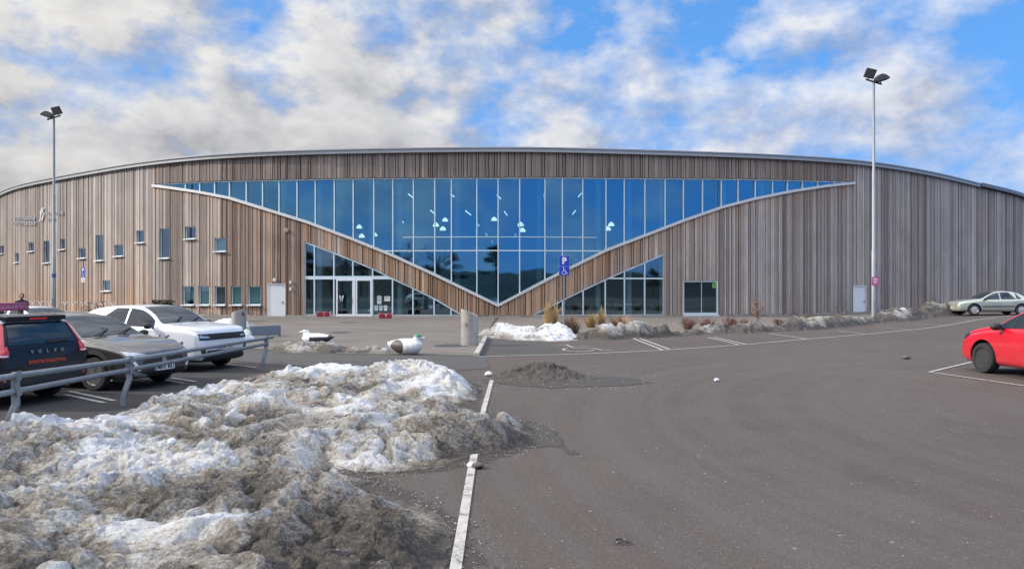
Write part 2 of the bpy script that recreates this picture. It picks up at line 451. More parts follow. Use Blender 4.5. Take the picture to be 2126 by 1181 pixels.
SKY_OFF = (3.1, 1.7, .4)
def world():
    w = bpy.data.worlds.new('World'); sc.world = w; w.use_nodes = True
    t = w.node_tree; N, L = t.nodes, t.links
    for n in list(N): N.remove(n)
    def n(typ, **kw):
        o = N.new(typ)
        for k, v in kw.items(): setattr(o, k, v)
        return o
    def m(op, a, b=0.0, clamp=False):
        o = n('ShaderNodeMath', operation=op, use_clamp=clamp)
        for k, v in ((0, a), (1, b)):
            if isinstance(v, (int, float)): o.inputs[k].default_value = v
            else: L.new(v, o.inputs[k])
        return o.outputs[0]
    def noise(vec, scale, detail, rough, dist=0):
        o = n('ShaderNodeTexNoise'); o.inputs['Scale'].default_value = scale; o.inputs['Detail'].default_value = detail
        o.inputs['Roughness'].default_value = rough; o.inputs['Distortion'].default_value = dist; L.new(vec, o.inputs['Vector']); return o.outputs['Fac']
    def ramp(f, stops):
        r = n('ShaderNodeValToRGB'); e = r.color_ramp.elements
        while len(e) < len(stops): e.new(.5)
        for el, (p, c) in zip(e, stops): el.position = p; el.color = (*c, 1)
        L.new(f, r.inputs[0]); return r.outputs[0]
    sky = n('ShaderNodeTexSky'); sky.sky_type = 'NISHITA'; sky.sun_disc = False
    sky.sun_elevation = math.asin(SD.z); sky.sun_rotation = math.atan2(SD.x, SD.y)
    sky.air_density = 1.0; sky.dust_density = .4; sky.ozone_density = 2.5
    hs = n('ShaderNodeHueSaturation'); hs.inputs['Saturation'].default_value = 1.25; hs.inputs['Value'].default_value = 1.0
    L.new(sky.outputs[0], hs.inputs['Color'])
    bg = n('ShaderNodeBackground'); 
    hz = n('ShaderNodeMix', data_type='RGBA'); L.new(hs.outputs[0], hz.inputs[6]); hz.inputs[7].default_value = (1.15, 3.5, 8.4, 1)
    sp0 = n('ShaderNodeSeparateXYZ'); tc0 = n('ShaderNodeTexCoord'); L.new(tc0.outputs['Generated'], sp0.inputs[0])
    L.new(ramp(sp0.outputs[2], [(.0, (.8, .8, .8)), (.35, (.6, .6, .6))]), hz.inputs[0])
    L.new(hz.outputs[2], bg.inputs[0]); bg.inputs[1].default_value = .115
    tc = n('ShaderNodeTexCoord'); d = tc.outputs['Generated']
    sp = n('ShaderNodeSeparateXYZ'); L.new(d, sp.inputs[0])
    z = m('MAXIMUM', sp.outputs[2], 0.0)
    P = n('ShaderNodeVectorMath', operation='MULTIPLY'); L.new(d, P.inputs[0]); P.inputs[1].default_value = (1, 1, 1.6)
    off = n('ShaderNodeVectorMath', operation='ADD'); L.new(P.outputs[0], off.inputs[0]); off.inputs[1].default_value = SKY_OFF
    big = noise(off.outputs[0], 3.0, 4, .5, .1)
    med = noise(off.outputs[0], 8.5, 14, .58, .0)
    cover = m('ADD', m('MULTIPLY', big, .46), m('MULTIPLY', med, .68))
    # more cloud towards the sun and ahead, less to the right and behind, a bright veil low down, extra unseen cloud high up to light the wall
    bias = m('ADD', m('MULTIPLY', sp.outputs[0], -.165), m('MULTIPLY', sp.outputs[1], .02))
    hor = m('MULTIPLY', m('MULTIPLY', ramp(z, [(0.14, (1, 1, 1)), (.27, (0, 0, 0))]), ramp(sp.outputs[1], [(.0, (0, 0, 0)), (.4, (1, 1, 1))])), .10)
    zen = m('MULTIPLY', ramp(m('SUBTRACT', z, m('MULTIPLY', sp.outputs[1], .22)), [(.40, (0, 0, 0)), (.60, (1, 1, 1))]), .13)
    cover = m('ADD', m('ADD', m('ADD', cover, bias), hor), zen)
    fac = ramp(cover, [(.485, (0, 0, 0)), (.55, (.40, .40, .40)), (.67, (1, 1, 1))])
    thin = m('MAXIMUM', ramp(sp.outputs[1], [(.0, (.72, .72, .72)), (.22, (1, 1, 1))]), ramp(z, [(.26, (0, 0, 0)), (.45, (1, 1, 1))]))
    fac = m('MULTIPLY', fac, thin)
    # brightness inside the cloud: second look nearer the sun gives lit and shaded sides
    o2 = n('ShaderNodeVectorMath', operation='ADD'); L.new(off.outputs[0], o2.inputs[0]); o2.inputs[1].default_value = (-.035, .0, .045)
    med2 = noise(o2.outputs[0], 8.5, 8, .57, .0)
    lit = m('ADD', m('MULTIPLY', m('SUBTRACT', med, med2), 2.3), .55)
    thick = ramp(cover, [(.68, (1, 1, 1)), (.90, (.66, .66, .67))])
    shade = ramp(lit, [(.12, (.47, .48, .52)), (.5, (.70, .715, .76)), (.9, (.93, .93, .935))])
    mul = n('ShaderNodeMix', data_type='RGBA', blend_type='MULTIPLY'); mul.inputs[0].default_value = 1
    L.new(shade, mul.inputs[6]); L.new(thick, mul.inputs[7])
    # warm grey to the sun side, bluish white away from it
    wx = ramp(m('ADD', m('MULTIPLY', sp.outputs[0], .9), .5), [(.0, (1.0, .98, .945)), (.45, (1, .998, 1.0)), (1, (.91, .96, 1.08))])
    mu2 = n('ShaderNodeMix', data_type='RGBA', blend_type='MULTIPLY'); mu2.inputs[0].default_value = 1
    L.new(mul.outputs[2], mu2.inputs[6]); L.new(wx, mu2.inputs[7])
    bc = n('ShaderNodeBackground'); L.new(mu2.outputs[2], bc.inputs[0])
    L.new(m('ADD', m('MULTIPLY', ramp(m('SUBTRACT', z, m('MULTIPLY', sp.outputs[1], .22)), [(.42, (0, 0, 0)), (.66, (1, 1, 1))]), 1.85), .79), bc.inputs[1])  # out-of-view clouds overhead and behind the camera brightened to lift the facade
    mx = n('ShaderNodeMixShader'); L.new(fac, mx.inputs[0]); L.new(bg.outputs[0], mx.inputs[1]); L.new(bc.outputs[0], mx.inputs[2])
    out = n('ShaderNodeOutputWorld'); L.new(mx.outputs[0], out.inputs[0])
world()
sc.view_settings.view_transform = 'Standard'; sc.view_settings.look = 'None'
sc.view_settings.exposure = 0.22; sc.view_settings.gamma = 1.0
sc.cycles.max_bounces = 6; sc.cycles.transparent_max_bounces = 12
sc.cycles.caustics_reflective = False; sc.cycles.caustics_refractive = False
try:
    sc.cycles.use_denoising = True
except Exception: pass

# ------------------------------------------------------------------ ground
def ground():
    xs = np.concatenate([np.linspace(-400, -80, 9), np.linspace(-60, 60, 61), np.linspace(80, 400, 9)])
    ys = np.concatenate([np.linspace(-400, -40, 10), np.linspace(-20, 80, 51), np.linspace(100, 500, 9)])
    X, Y = np.meshgrid(xs, ys); Z = gz(X, Y)
    nx, ny = len(xs), len(ys)
    mb = MB(); mb.v = list(zip(X.ravel(), Y.ravel(), Z.ravel()))
    mb.f = [(j*nx+i, j*nx+i+1, (j+1)*nx+i+1, (j+1)*nx+i) for j in range(ny-1) for i in range(nx-1)]
    mb.m = [0]*len(mb.f)
    struct(mb.build('ground', ASPH))
ground()

def rough(poly, amp=.06, n=10, seed=1):
    rd = random.Random(seed); out = []
    for (ax, ay), (bx, by) in zip(poly, poly[1:]+poly[:1]):
        for k in range(n):
            t = k/n; x, y = ax+(bx-ax)*t, ay+(by-ay)*t
            out.append((x + (float(fbm(np.array(x*5.0), np.array(y*5.0), 201, 5))-.5)*amp*5, y + (float(fbm(np.array(x*5.0+40), np.array(y*5.0), 205, 5))-.5)*amp*5))
    return out
def sheet(name, poly, mat, dz, step=None):
    if name == 'wet_stain': poly = rough(poly, .03)
    elif name in ('parking_lot', 'road'): poly = rough(poly, .05, 12)
    """flat sheet over the terrain from a polygon of (x, y)"""
    bm = bmesh.new()
    vs = [bm.verts.new((x, y, 0)) for x, y in poly]
    bm.faces.new(vs)
    bmesh.ops.triangulate(bm, faces=bm.faces[:])
    if step:
        for _ in range(step): bmesh.ops.subdivide_edges(bm, edges=bm.edges[:], cuts=1, use_grid_fill=True)
    for v in bm.verts: v.co.z = float(gz(v.co.x, v.co.y)) + dz
    bmesh.ops.recalc_face_normals(bm, faces=bm.faces[:])
    if bm.faces[:] and sum(f.normal.z for f in bm.faces) < 0: bmesh.ops.reverse_faces(bm, faces=bm.faces[:])
    me = bpy.data.meshes.new(name); bm.to_mesh(me); bm.free()
    me.materials.append(mat)
    o = bpy.data.objects.new(name, me); COL.objects.link(o)
    return struct(o)
sheet('parking_lot', [(-60, 3), (-6.2, 3), (-6.3, 9), (-6.0, 17.6), (-12, 24), (-18, 30), (-60, 30)], ASPH_LOT_SHADED, .004)
sheet('road', [(-60, 30.2), (-18, 30.2), (-12, 24.2), (-6, 18.6), (-2.2, 17.2), (-.6, 18.2), (-.75, 21.6), (-5, 22.0), (-12, 25.5), (-18, 33), (-60, 36)], ASPH_DARK, .008)
sheet('plaza', [(-1.15, 21.7), (-5, 22.15), (-12, 26), (-18, 34), (-60, 40), (-60, 96), (-30, 62), (-1.15, 58)], PLAZA, .012)
sheet('asphalt_patch', [(-.95, 21.9), (1.55, 22.1), (1.3, 27.5), (-.95, 29.6)], ASPH_PATCH, .004)
sheet('planting_bed', [(-.9, 29.7), (2.2, 28.4), (7.4, 31.2), (12, 33.8), (18, 38.8), (24, 44), (30, 50.5), (40, 58), (60, 84), (60, 99), (20, 58), (-.9, 58)], SOIL, .008, 4)

def strip(mb, pts, w, dz=.014):
    pts = [Vector((x, y)) for x, y in pts]
    dense = []
    for a, b in zip(pts, pts[1:]):
        k = max(1, int((b-a).length/1.5))
        dense += [a.lerp(b, i/k) for i in range(k)]
    dense.append(pts[-1])
    vs = []; fs = []
    for i, p in enumerate(dense):
        t = (dense[min(i+1, len(dense)-1)] - dense[max(i-1, 0)]).normalized(); q = Vector((-t.y, t.x))*w/2
        for e in (p+q, p-q): vs.append((e.x, e.y, float(gz(e.x, e.y)) + dz))
    fs = [(2*i, 2*i+1, 2*i+3, 2*i+2) for i in range(len(dense)-1)]
    mb.add(vs, fs)
def marking(name, lines, w, dz=.014):
    mb = MB()
    for ln in lines: strip(mb, ln, w, dz)
    return struct(mb.build(name, PAINT))
LONG = [G(*p) for p in ((992, 741), (1060, 739), (1200, 735.5), (1370, 728), (1500, 719), (1550, 715.5), (1675, 704.5), (1794, 694.5), (1894, 685), (1969, 675), (2026, 664.5), (2100, 656))]
marking('road_line', [LONG], .11)
BAYS = [((1314, 703), (1375, 727)), ((1328, 703), (1390, 726)), ((1470, 701), (1537, 717)), ((1482, 700.5), (1549, 715.5)),
        ((1599, 693), (1679, 705)), ((1739, 687.5), (1800, 694.3)), ((1821, 679.5), (1897, 685)), ((1898, 672.5), (1960, 675.5))]
marking('bay_line', [[G(*a), G(*b)] for a, b in BAYS], .10, .018)
marking('lane_line', [[(-.44, 16.0), (-.47, 12), (-.45, 8), (-.40, 5), (-.37, 2.5)]], .086)
marking('bay_line', [[(-8.43, 13.64), (-7.15, 12.66)], [(-8.65, 14.1), (-7.1, 12.9)], [(-7.75, 15.9), (-6.95, 15.28)], [(-7.63, 16.2), (-6.8, 15.55)], [(-7.6, 19.2), (-6.5, 18.35)]], .085)
marking('bay_line', [[G(1930, 773), G(2018, 752)], [G(1930, 773), (10.95, 13.0)]], .085)
# wheelchair marking on the bay
def chair_mark():
    mb = MB(); o = Vector(G(1195, 730)); u = Vector((.55, .1)); 
    L = lambda *ps: strip(mb, [(o.x + a*.9, o.y + b*1.35) for a, b in ps], .09, .018)
    L((-.1, 1.9), (0, 1.2), (.1, .9), (.75, .9)); L((0, 1.45), (.7, 1.42)); L((.75, .9), (1.0, .35), (1.35, .35))
    L(*[(.15 + .55*math.cos(a), .45 + .5*math.sin(a)) for a in np.linspace(2.2, 6.0, 12)])
    L((-.4, 1.95), (.0, 2.05))
    struct(mb.build('disabled_bay_symbol', PAINT))
chair_mark()
# concrete kerb beside the asphalt patch
kb = MB(); kb.box((-1.05, 25.4, .055), (.16, 8.1, .13)); struct(kb.build('kerb', CONC, bevel=.015))
# wet stains at the ends of the piles and drain covers in the plaza
for px, py, r in ((533, 667, .55), (724, 669, .5), (706, 691, .5), (548, 684, .5), (935, 718, .6)):
    x, y = G(px, py)
    mb = MB(); mb.lathe([(r, 0), (r, .006), (r*.9, .008)], 20, Matrix.Translation((x, y, .012)))
    struct(mb.build('manhole_cover', DARKMETAL))

# ------------------------------------------------------------------ arena facade curve
TOPS = [(0, 402.6), (39, 386), (109, 371), (195, 355), (296, 338), (360, 330.5), (450, 322), (625, 314), (850, 309.5), (1063, 307.5), (1313, 313), (1563, 321), (1763, 333), (1913, 355), (2028, 382), (2126, 407)]
_px = np.array([p[0] for p in TOPS], float); _y = 15000/(600 - np.array([p[1] for p in TOPS], float))
_x = (_px - CX)/F*_y
_x = np.concatenate([[-66, -60], _x, [64, 74]]); _y = np.concatenate([[91, 83.2], _y, [88.5, 101]])
_pf = pchip(_x, _y)
_gx = np.linspace(-66, 74, 1401); _gy = _pf(_gx)
for _ in range(6):
    _k = np.ones(31)/31; _p = np.pad(_gy, 15, mode='reflect', reflect_type='odd'); _gy = np.convolve(_p, _k, 'valid')
def fy(X): return np.interp(X, _gx, _gy)
_ratio = _gx/_gy
def fx(px): return float(np.interp((px-CX)/F, _ratio, _gx))
def nrm(X):
    e = .6; d = (fy(X+e)-fy(X-e))/(2*e); l = math.hypot(1, d)
    return Vector((d/l, -1/l, 0))
def tan(X):
    n = nrm(X); return Vector((-n.y, n.x, 0))
def fp(X, z, d=0.0):
    n = nrm(X); return Vector((X + n.x*d, float(fy(X)) + n.y*d, z))
def XZ(px, py):
    X = fx(px); return X, EYE - (py-HY)/F*float(fy(X))
H = 12.0
V_PTS = [XZ(*p) for p in ((320, 384), (360, 389), (410, 396.5), (474.5, 408.7), (546.6, 431), (636, 458.5), (732, 494.5), (814.5, 528), (904, 569), (990, 610.5), (1034, 632), (1080, 608), (1131.7, 581), (1180.6, 556), (1259.6, 517), (1338.7, 487), (1417.7, 456.6), (1500, 428), (1564, 411.5), (1640, 396), (1715, 384.5), (1773, 378.5))]
T_PTS = [XZ(*p) for p in ((320, 382), (400, 377.5), (546, 373.5), (640, 371.5), (760, 369.5), (1034, 368.5), (1300, 369), (1500, 370.5), (1640, 373), (1773, 377.5))]
LT_HI = [XZ(*p) for p in ((632, 501), (692.6, 523.7), (732, 539.5), (773, 556.5), (814.5, 577), (857, 597), (904, 620), (958, 652))]
RT_HI = [XZ(*p) for p in ((1100, 656), (1168, 622), (1211, 601), (1257, 579.5), (1297, 561), (1339, 544), (1378, 527))]
lin = lambda pts: (lambda X: np.interp(X, [p[0] for p in pts], [p[1] for p in pts]))
vlo, vhi, lthi, rthi = lin(V_PTS), lin(T_PTS), lin(LT_HI), lin(RT_HI)
const = lambda c: (lambda X: np.full(np.shape(X), c) if np.ndim(X) else c)
ZB = .06
OPEN = []                              # (xa, xb, lo, hi, knots)
OPEN.append((V_PTS[0][0], V_PTS[-1][0], vlo, vhi, [p[0] for p in V_PTS] + [p[0] for p in T_PTS]))
OPEN.append((LT_HI[0][0], LT_HI[-1][0], const(ZB), lthi, [p[0] for p in LT_HI]))
OPEN.append((RT_HI[0][0], RT_HI[-1][0], const(ZB), rthi, [p[0] for p in RT_HI]))
WINS = [(1, 8.5, 510, 527), (32, 39.5, 525, 545), (60, 71, 503, 522), (91.5, 103, 500, 546), (125, 136, 496, 518), (164, 178, 515, 536), (199, 215, 488, 541), (238, 256, 508, 532), (284, 300, 478.5, 504), (332, 352, 474.6, 536), (213.5, 230, 582, 604),
        (384.5, 407, 470, 496), (446, 469.5, 494, 522), (380, 402.5, 594, 633), (412.7, 434.5, 594, 633), (446, 468, 594, 633), (480, 502, 594, 633), (515, 541.5, 594, 633)]
RWIN = (1418, 1491, 583, 654)
DOORS = [(556, 593, 590, 658), (1771, 1798, 594, 651)]
def rect_open(b):
    xa, zt = XZ(b[0], b[2]); xb, _ = XZ(b[1], b[2]); xm, zb_ = XZ((b[0]+b[1])/2, b[3]); _, zt = XZ((b[0]+b[1])/2, b[2])
    return xa, xb, zb_, zt
RECTS = [rect_open(b) for b in WINS + [RWIN] + DOORS]
for xa, xb, z0, z1 in RECTS:
    OPEN.append((xa, xb, const(max(z0, ZB)), const(z1), []))

arena = thing('arena_building', 'long curved timber clad arena with a huge V shaped glass front', 'building', (0, 52, 0))

def cladding():
    X = -66.0; edges = []; tones = []
    grp = .5
    while X < 74:
        if random.random() < .22: grp = random.uniform(.25, .75)
        n = nrm(X); w = random.choice((.14, .18, .22, .27)) * abs(n.y)
        gap = random.random() < .48
        edges.append((X, X + w - (.058 if gap else .014)*abs(n.y)))
        t = min(1, max(0, grp + random.gauss(.02, .215))); tones.append((t, random.choice((0, .02, .035)), random.random()))
        X += w
    knots = sorted(set([k for o in OPEN for k in (list(o[4]) + [o[0], o[1]])]))
    mb = MB()
    xL, xR = fx(318), fx(1776)
    zpl = lambda x: float(gz(x, fy(x))) + .12
    def warm(x, z, rnd):
        w = 0.0
        if V_PTS[0][0] < x < V_PTS[-1][0]:
            dz = float(vlo(x)) - z
            if dz > -.05:
                cen = math.exp(-((x+3)/13.0)**2)
                w = (.25 + .85*cen) * math.exp(-max(dz, 0)/(1.3 + 2.2*cen))
                if x < 0: w = max(w, .38*math.exp(-((x+16)/9)**2))
                if x > 0: w = max(w, .22*math.exp(-((x-10)/7)**2))
            else: w = .12
        elif x < 0: w = .36*math.exp(-max(0, z-1)/4.5)
        else: w = .05 + .1*math.exp(-z/2.)
        w += .18*math.exp(-max(0, z-.3)/.8)*(1 if x < 3 else .3)
        return min(1, max(0, (w*1.35+.06)*(.45 + 1.1*rnd)))
    for (x0, x1), (t, off, rnd) in zip(edges, tones):
        cuts = [x0] + [k for k in knots if x0 + 1e-4 < k < x1 - 1e-4] + [x1]
        for a, b in zip(cuts, cuts[1:]):
            mid = (a+b)/2
            ops = sorted([(float(o[2](mid)), o) for o in OPEN if o[0] < mid < o[1]], key=lambda q: q[0])
            bot = [zpl(a), zpl(b)]
            segs = []
            for _, o in ops:
                la, lb = float(o[2](a)), float(o[2](b))
                if max(la - bot[0], lb - bot[1]) > .02: segs.append((bot[0], bot[1], max(la, bot[0]), max(lb, bot[1])))
                bot = [float(o[3](a)), float(o[3](b))]
            segs.append((bot[0], bot[1], H-.3, H-.3))
            for za0, zb0, za1, zb1 in segs:
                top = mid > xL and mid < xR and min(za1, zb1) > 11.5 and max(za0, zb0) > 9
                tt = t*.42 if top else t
                # split long boards vertically so the warm weathering can follow height
                hgt = max(za1-za0, zb1-zb0); k = max(1, int(hgt/1.0))
                for i in range(k):
                    f0, f1 = i/k, (i+1)/k
                    q = [(a, za0+(za1-za0)*f0), (b, zb0+(zb1-zb0)*f0), (b, zb0+(zb1-zb0)*f1), (a, za0+(za1-za0)*f1)]
                    d = off
                    vs = [fp(x, z, d) for x, z in q] + [fp(x, z, -.05) for x, z in q]
                    fs = [(0, 1, 2, 3), (0, 3, 7, 4), (2, 1, 5, 6)]
                    if i == 0: fs.append((1, 0, 4, 5))
                    if i == k-1: fs.append((3, 2, 6, 7))
                    base = len(mb.v)
                    mb.add(vs, fs)
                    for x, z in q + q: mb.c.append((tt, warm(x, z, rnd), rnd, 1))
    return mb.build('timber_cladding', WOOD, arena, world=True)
cladding()

def sweep(mb, xs, zf, d0, d1, t0, t1, m=0, ends=True):
    """rectangular profile swept along the facade: depth d0..d1, height zf+t0..zf+t1"""
    vs = []
    for X in xs:
        z = float(zf(X))
        for d, t in ((d0, t0), (d1, t0), (d1, t1), (d0, t1)): vs.append(fp(X, z+t, d))
    fs = []
    for i in range(len(xs)-1):
        for k in range(4):
            k2 = (k+1) % 4
            fs.append((4*i+k, 4*(i+1)+k, 4*(i+1)+k2, 4*i+k2))
    fs += [(0, 1, 2, 3), tuple(4*(len(xs)-1)+k for k in (3, 2, 1, 0))]
    mb.add(vs, fs, m)
def backing():
    xs = np.linspace(-65.9, 73.9, 281)
    knots = sorted(set(list(xs) + [k for o in OPEN for k in (list(o[4]) + [o[0], o[1]])]))
    mb = MB()
    for a, b in zip(knots, knots[1:]):
        if b - a < 1e-4: continue
        mid = (a+b)/2; bot = [0, 0]
        ops = sorted([(float(o[2](mid)), o) for o in OPEN if o[0] < mid < o[1]], key=lambda q: q[0])
        segs = []
        for _, o in ops:
            segs.append((bot[0], bot[1], float(o[2](a)), float(o[2](b)))); bot = [float(o[3](a)), float(o[3](b))]
        segs.append((bot[0], bot[1], H-.1, H-.1))
        for s in segs:
            q = [(a, s[0]), (b, s[1]), (b, s[2+1]), (a, s[2])]
            if max(s[2]-s[0], s[3]-s[1]) < .01: continue
            vs = [fp(x, z, -.052) for x, z in q] + [fp(x, z, -.40) for x, z in q]
            mb.add(vs, [(0, 1, 2, 3), (7, 6, 5, 4), (0, 3, 7, 4), (2, 1, 5, 6), (1, 0, 4, 5), (3, 2, 6, 7)])
    mb.build('wall', BACKING, arena, world=True)
backing()
def plinth():
    mb = MB()
    sweep(mb, np.linspace(-65, 73, 180), lambda X: float(gz(X, fy(X))), -.05, -.01, -.05, .14)
    mb.build('plinth', CONC, arena, world=True)
plinth()
XS = fx(2030)
mb = MB(); sweep(mb, np.linspace(-66, XS, 240), const(H), -.6, .26, -.30, -.06); sweep(mb, np.linspace(-66, XS, 240), const(H), -.9, .34, -.055, .03)
mb.build('roof_edge', FASCIA, arena, world=True)
mb = MB(); sweep(mb, np.linspace(XS+.02, 73.9, 60), const(H), -.6, .35, -.22, .12)
mb.build('roof_edge', plain('dark_roof_edge', (.16, .17, .19), .5, .4, .1), arena, world=True)
mb = MB()
xs = np.linspace(-66, 74, 120)
vs = [fp(X, H-.02, -.5) for X in xs] + [Vector((X, 118, H+.5)) for X in xs]
mb.add(vs, [(i, i+1, len(xs)+i+1, len(xs)+i) for i in range(len(xs)-1)])
vs = [fp(X, H-.30, -.5) for X in xs] + [Vector((X, 118, H-.3)) for X in xs]
mb.add(vs, [(i+1, i, len(xs)+i, len(xs)+i+1) for i in range(len(xs)-1)])
mb.box((4, 118.2, 6), (140, .4, 12.9))
mb.build('roof', DARKMETAL, arena, world=True)
# interior
mb = MB(); xi = np.linspace(fx(318), fx(1773), 60)
vs = [fp(X, 0.01, -.42) for X in xi] + [fp(X, .01, -11) for X in xi]
mb.add([v + Vector((0, 0, .012)) for v in vs], [(i, i+1, len(xi)+i+1, len(xi)+i) for i in range(len(xi)-1)])
mb.build('floor', INT_FLOOR, arena, world=True)
mb = MB()
vs = [fp(X, 0, -11) for X in xi] + [fp(X, H-.5, -11) for X in xi]
mb.add(vs, [(i, i+1, len(xi)+i+1, len(xi)+i) for i in range(len(xi)-1)])
vs = [fp(X, 3.9, -3.4) for X in xi] + [fp(X, 3.9, -11) for X in xi] + [fp(X, 3.55, -3.4) for X in xi] + [fp(X, 3.55, -11) for X in xi]
n_ = len(xi)
mb.add(vs, [(i, i+1, n_+i+1, n_+i) for i in range(n_-1)] + [(2*n_+i+1, 2*n_+i, 3*n_+i, 3*n_+i+1) for i in range(n_-1)] + [(i+1, i, 2*n_+i, 2*n_+i+1) for i in range(n_-1)])
mb.build('interior_wall', INT_WALL, arena, world=True)
for px in (577, 655, 765, 825, 947, 1122, 1247, 1312, 1382, 1512, 1592):
    X = fx(px); p = fp(X, 0, -.75)
    mb = MB(); mb.lathe([(.21, 0), (.21, H-.6)], 14, Matrix.Translation((p.x, p.y, .03)))
    mb.build('column', INT_COL, arena, world=True, smooth=True)

# big V curtain wall: frame part with its panes as a sub-part
MUL = [320, 382, 412, 443, 474, 509, 543, 577.5, 615, 653, 692.6, 732, 775, 814.5, 857.5, 902, 936.5, 989.6, 1034, 1079, 1131.7, 1168, 1210.7, 1259, 1297, 1340, 1382, 1420, 1460, 1499, 1534, 1570, 1606, 1637, 1668, 1700, 1735, 1773]
GD = -.22
def curtain():
    fr = MB(); gl = MB()
    mx = [fx(p) for p in MUL]
    for X in mx[1:-1]:
        a, b = float(vlo(X)), float(vhi(X))
        fr.beam(fp(X, a, GD+.03), fp(X, b, GD+.03), .075, .16, nrm(X))
    for a, b in zip(mx, mx[1:]):
        A, B = fp(a, 0, GD), fp(b, 0, GD)
        n = nrm((a+b)/2); tilt = random.gauss(0, .0022); yaw = random.gauss(0, .0022)
        ks = [0] + [(p[0]-a)/(b-a) for p in V_PTS if a + .01 < p[0] < b - .01] + [1]
        lo = [(k, float(vlo(a + k*(b-a)))) for k in ks]; hi = [(1, float(vhi(b))), (0, float(vhi(a)))]
        vs = []
        for k, z in lo + hi:
            p = A.lerp(B, k); p.z = z
            p = p + n*((z-6)*tilt + (k-.5)*(B-A).length*yaw)
            vs.append(p)
        gl.add(vs, [tuple(range(len(vs)))])
    xs = np.linspace(mx[0], mx[-1], 90)
    sweep(fr, xs, vhi, GD-.03, GD+.12, -.10, .0)
    def part_transom(py, p0, p1, h=.075):
        xs = np.linspace(fx(p0), fx(p1), 30); z0 = EYE-(py-HY)/F*52.0
        sweep(fr, xs, const(z0), GD-.02, GD+.10, -h/2, h/2)
    part_transom(521, 798, 1248)
    part_transom(493, 835, 1240, .05)
    f = fr.build('curtain_wall_frame', ALU, arena, world=True)
    gl.build('pane', GLASS, f, world=True)
curtain()
# V ledge
mb = MB()
i0 = [p[0] for p in V_PTS]
k10 = V_PTS[10][0]
sweep(mb, list(np.linspace(i0[0]-.1, k10, 70)), vlo, -.40, .14, -.17, .03)
sweep(mb, list(np.linspace(k10, i0[-1], 80)), vlo, -.40, .14, -.17, .03)
mb.build('sloping_ledge', TRIM, arena, world=True)

def tri_glazing(hi, pts, mulpx, transom_py, tp0, tp1, name):
    fr = MB(); gl = MB()
    xa, xb = pts[0][0], pts[-1][0]
    mx = sorted([xa] + [fx(p) for p in mulpx] + [xb])
    for X in mx:
        z = float(hi(X))
        if z > .35: fr.beam(fp(X, ZB, -.10), fp(X, z, -.10), .085, .14, nrm(X))
    sweep(fr, np.linspace(xa, xb, 40), hi, -.18, -.02, -.10, 0)
    sweep(fr, np.linspace(xa, xb, 40), const(ZB), -.18, -.02, .0, .10)
    xs = np.linspace(fx(tp0), fx(tp1), 20); z0 = EYE-(transom_py-HY)/F*52.3
    sweep(fr, xs, const(z0), -.17, -.03, -.12 if name else -.05, .12 if name else .05)
    for a, b in zip(mx, mx[1:]):
        A, B = fp(a, 0, -.14), fp(b, 0, -.14)
        n = nrm((a+b)/2); yaw = random.gauss(0, .004)
        ks = [0] + [(p[0]-a)/(b-a) for p in pts if a + .01 < p[0] < b - .01] + [1]
        vs = [(0, ZB), (1, ZB)] + [(k, float(hi(a+k*(b-a)))) for k in ks[::-1]]
        out = []
        for k, z in vs:
            p = A.lerp(B, k); p.z = z; out.append(p + n*((k-.5)*(B-A).length*yaw))
        gl.add(out, [tuple(range(len(out)))])
    f = fr.build('window_frame', ALU, arena, world=True)
    gl.build('pane', GLASS_CLEAR, f, world=True)
    return f
tri_glazing(lthi, LT_HI, [652, 692.6, 732, 773, 814.5, 857, 901, 936], 576.5, 632, 813, True)
tri_glazing(rthi, RT_HI, [1168, 1211, 1257, 1297, 1339], 578, 1258, 1378, False)
# entrance sliding doors
for pa, pb in ((698, 737), (738.5, 772)):
    xa, xb = fx(pa), fx(pb); zt = 2.72
    d = MB(); n = nrm((xa+xb)/2)
    for X, w in ((xa+.05, .11), (xb-.05, .13)): d.beam(fp(X, .03, -.03), fp(X, zt, -.03), w, .07, n)
    for z, w in ((.12, .16), (zt-.06, .12)): d.beam(fp(xa+.1, z, -.03), fp(xb-.1, z, -.03), w, .07, n)
    door = d.build('door', WHITE, arena, world=True)
    g = MB(); g.add([fp(xa+.1, .1, -.04), fp(xb-.1, .1, -.04), fp(xb-.1, zt, -.04), fp(xa+.1, zt, -.04)], [(0, 1, 2, 3)])
    g.build('pane', GLASS_CLEAR, door, world=True)
    h = MB(); hx = xb-.18 if pa < 700 else xa+.18
    h.tube([fp(hx, .95, .06), fp(hx, 1.35, .06)], .018); h.build('handle', DARKMETAL, door, world=True)
def emblem():
    X = fx(708.5); mb = MB(); c = fp(X, 1.35, -.03); M = frame(c, tan(X), (0, 0, 1))
    for s in (-1, 1):
        mb.prism([(s*.02, -.22), (s*.06, -.22), (s*.17, .16), (s*.13, .22), (s*.10, .16)], M, .004)
        mb.prism([(s*.03, .0), (s*.06, .0), (s*.05, .16), (s*.03, .16)], M, .004)
    mb.build('door_emblem', WHITE, arena, world=True)
emblem()
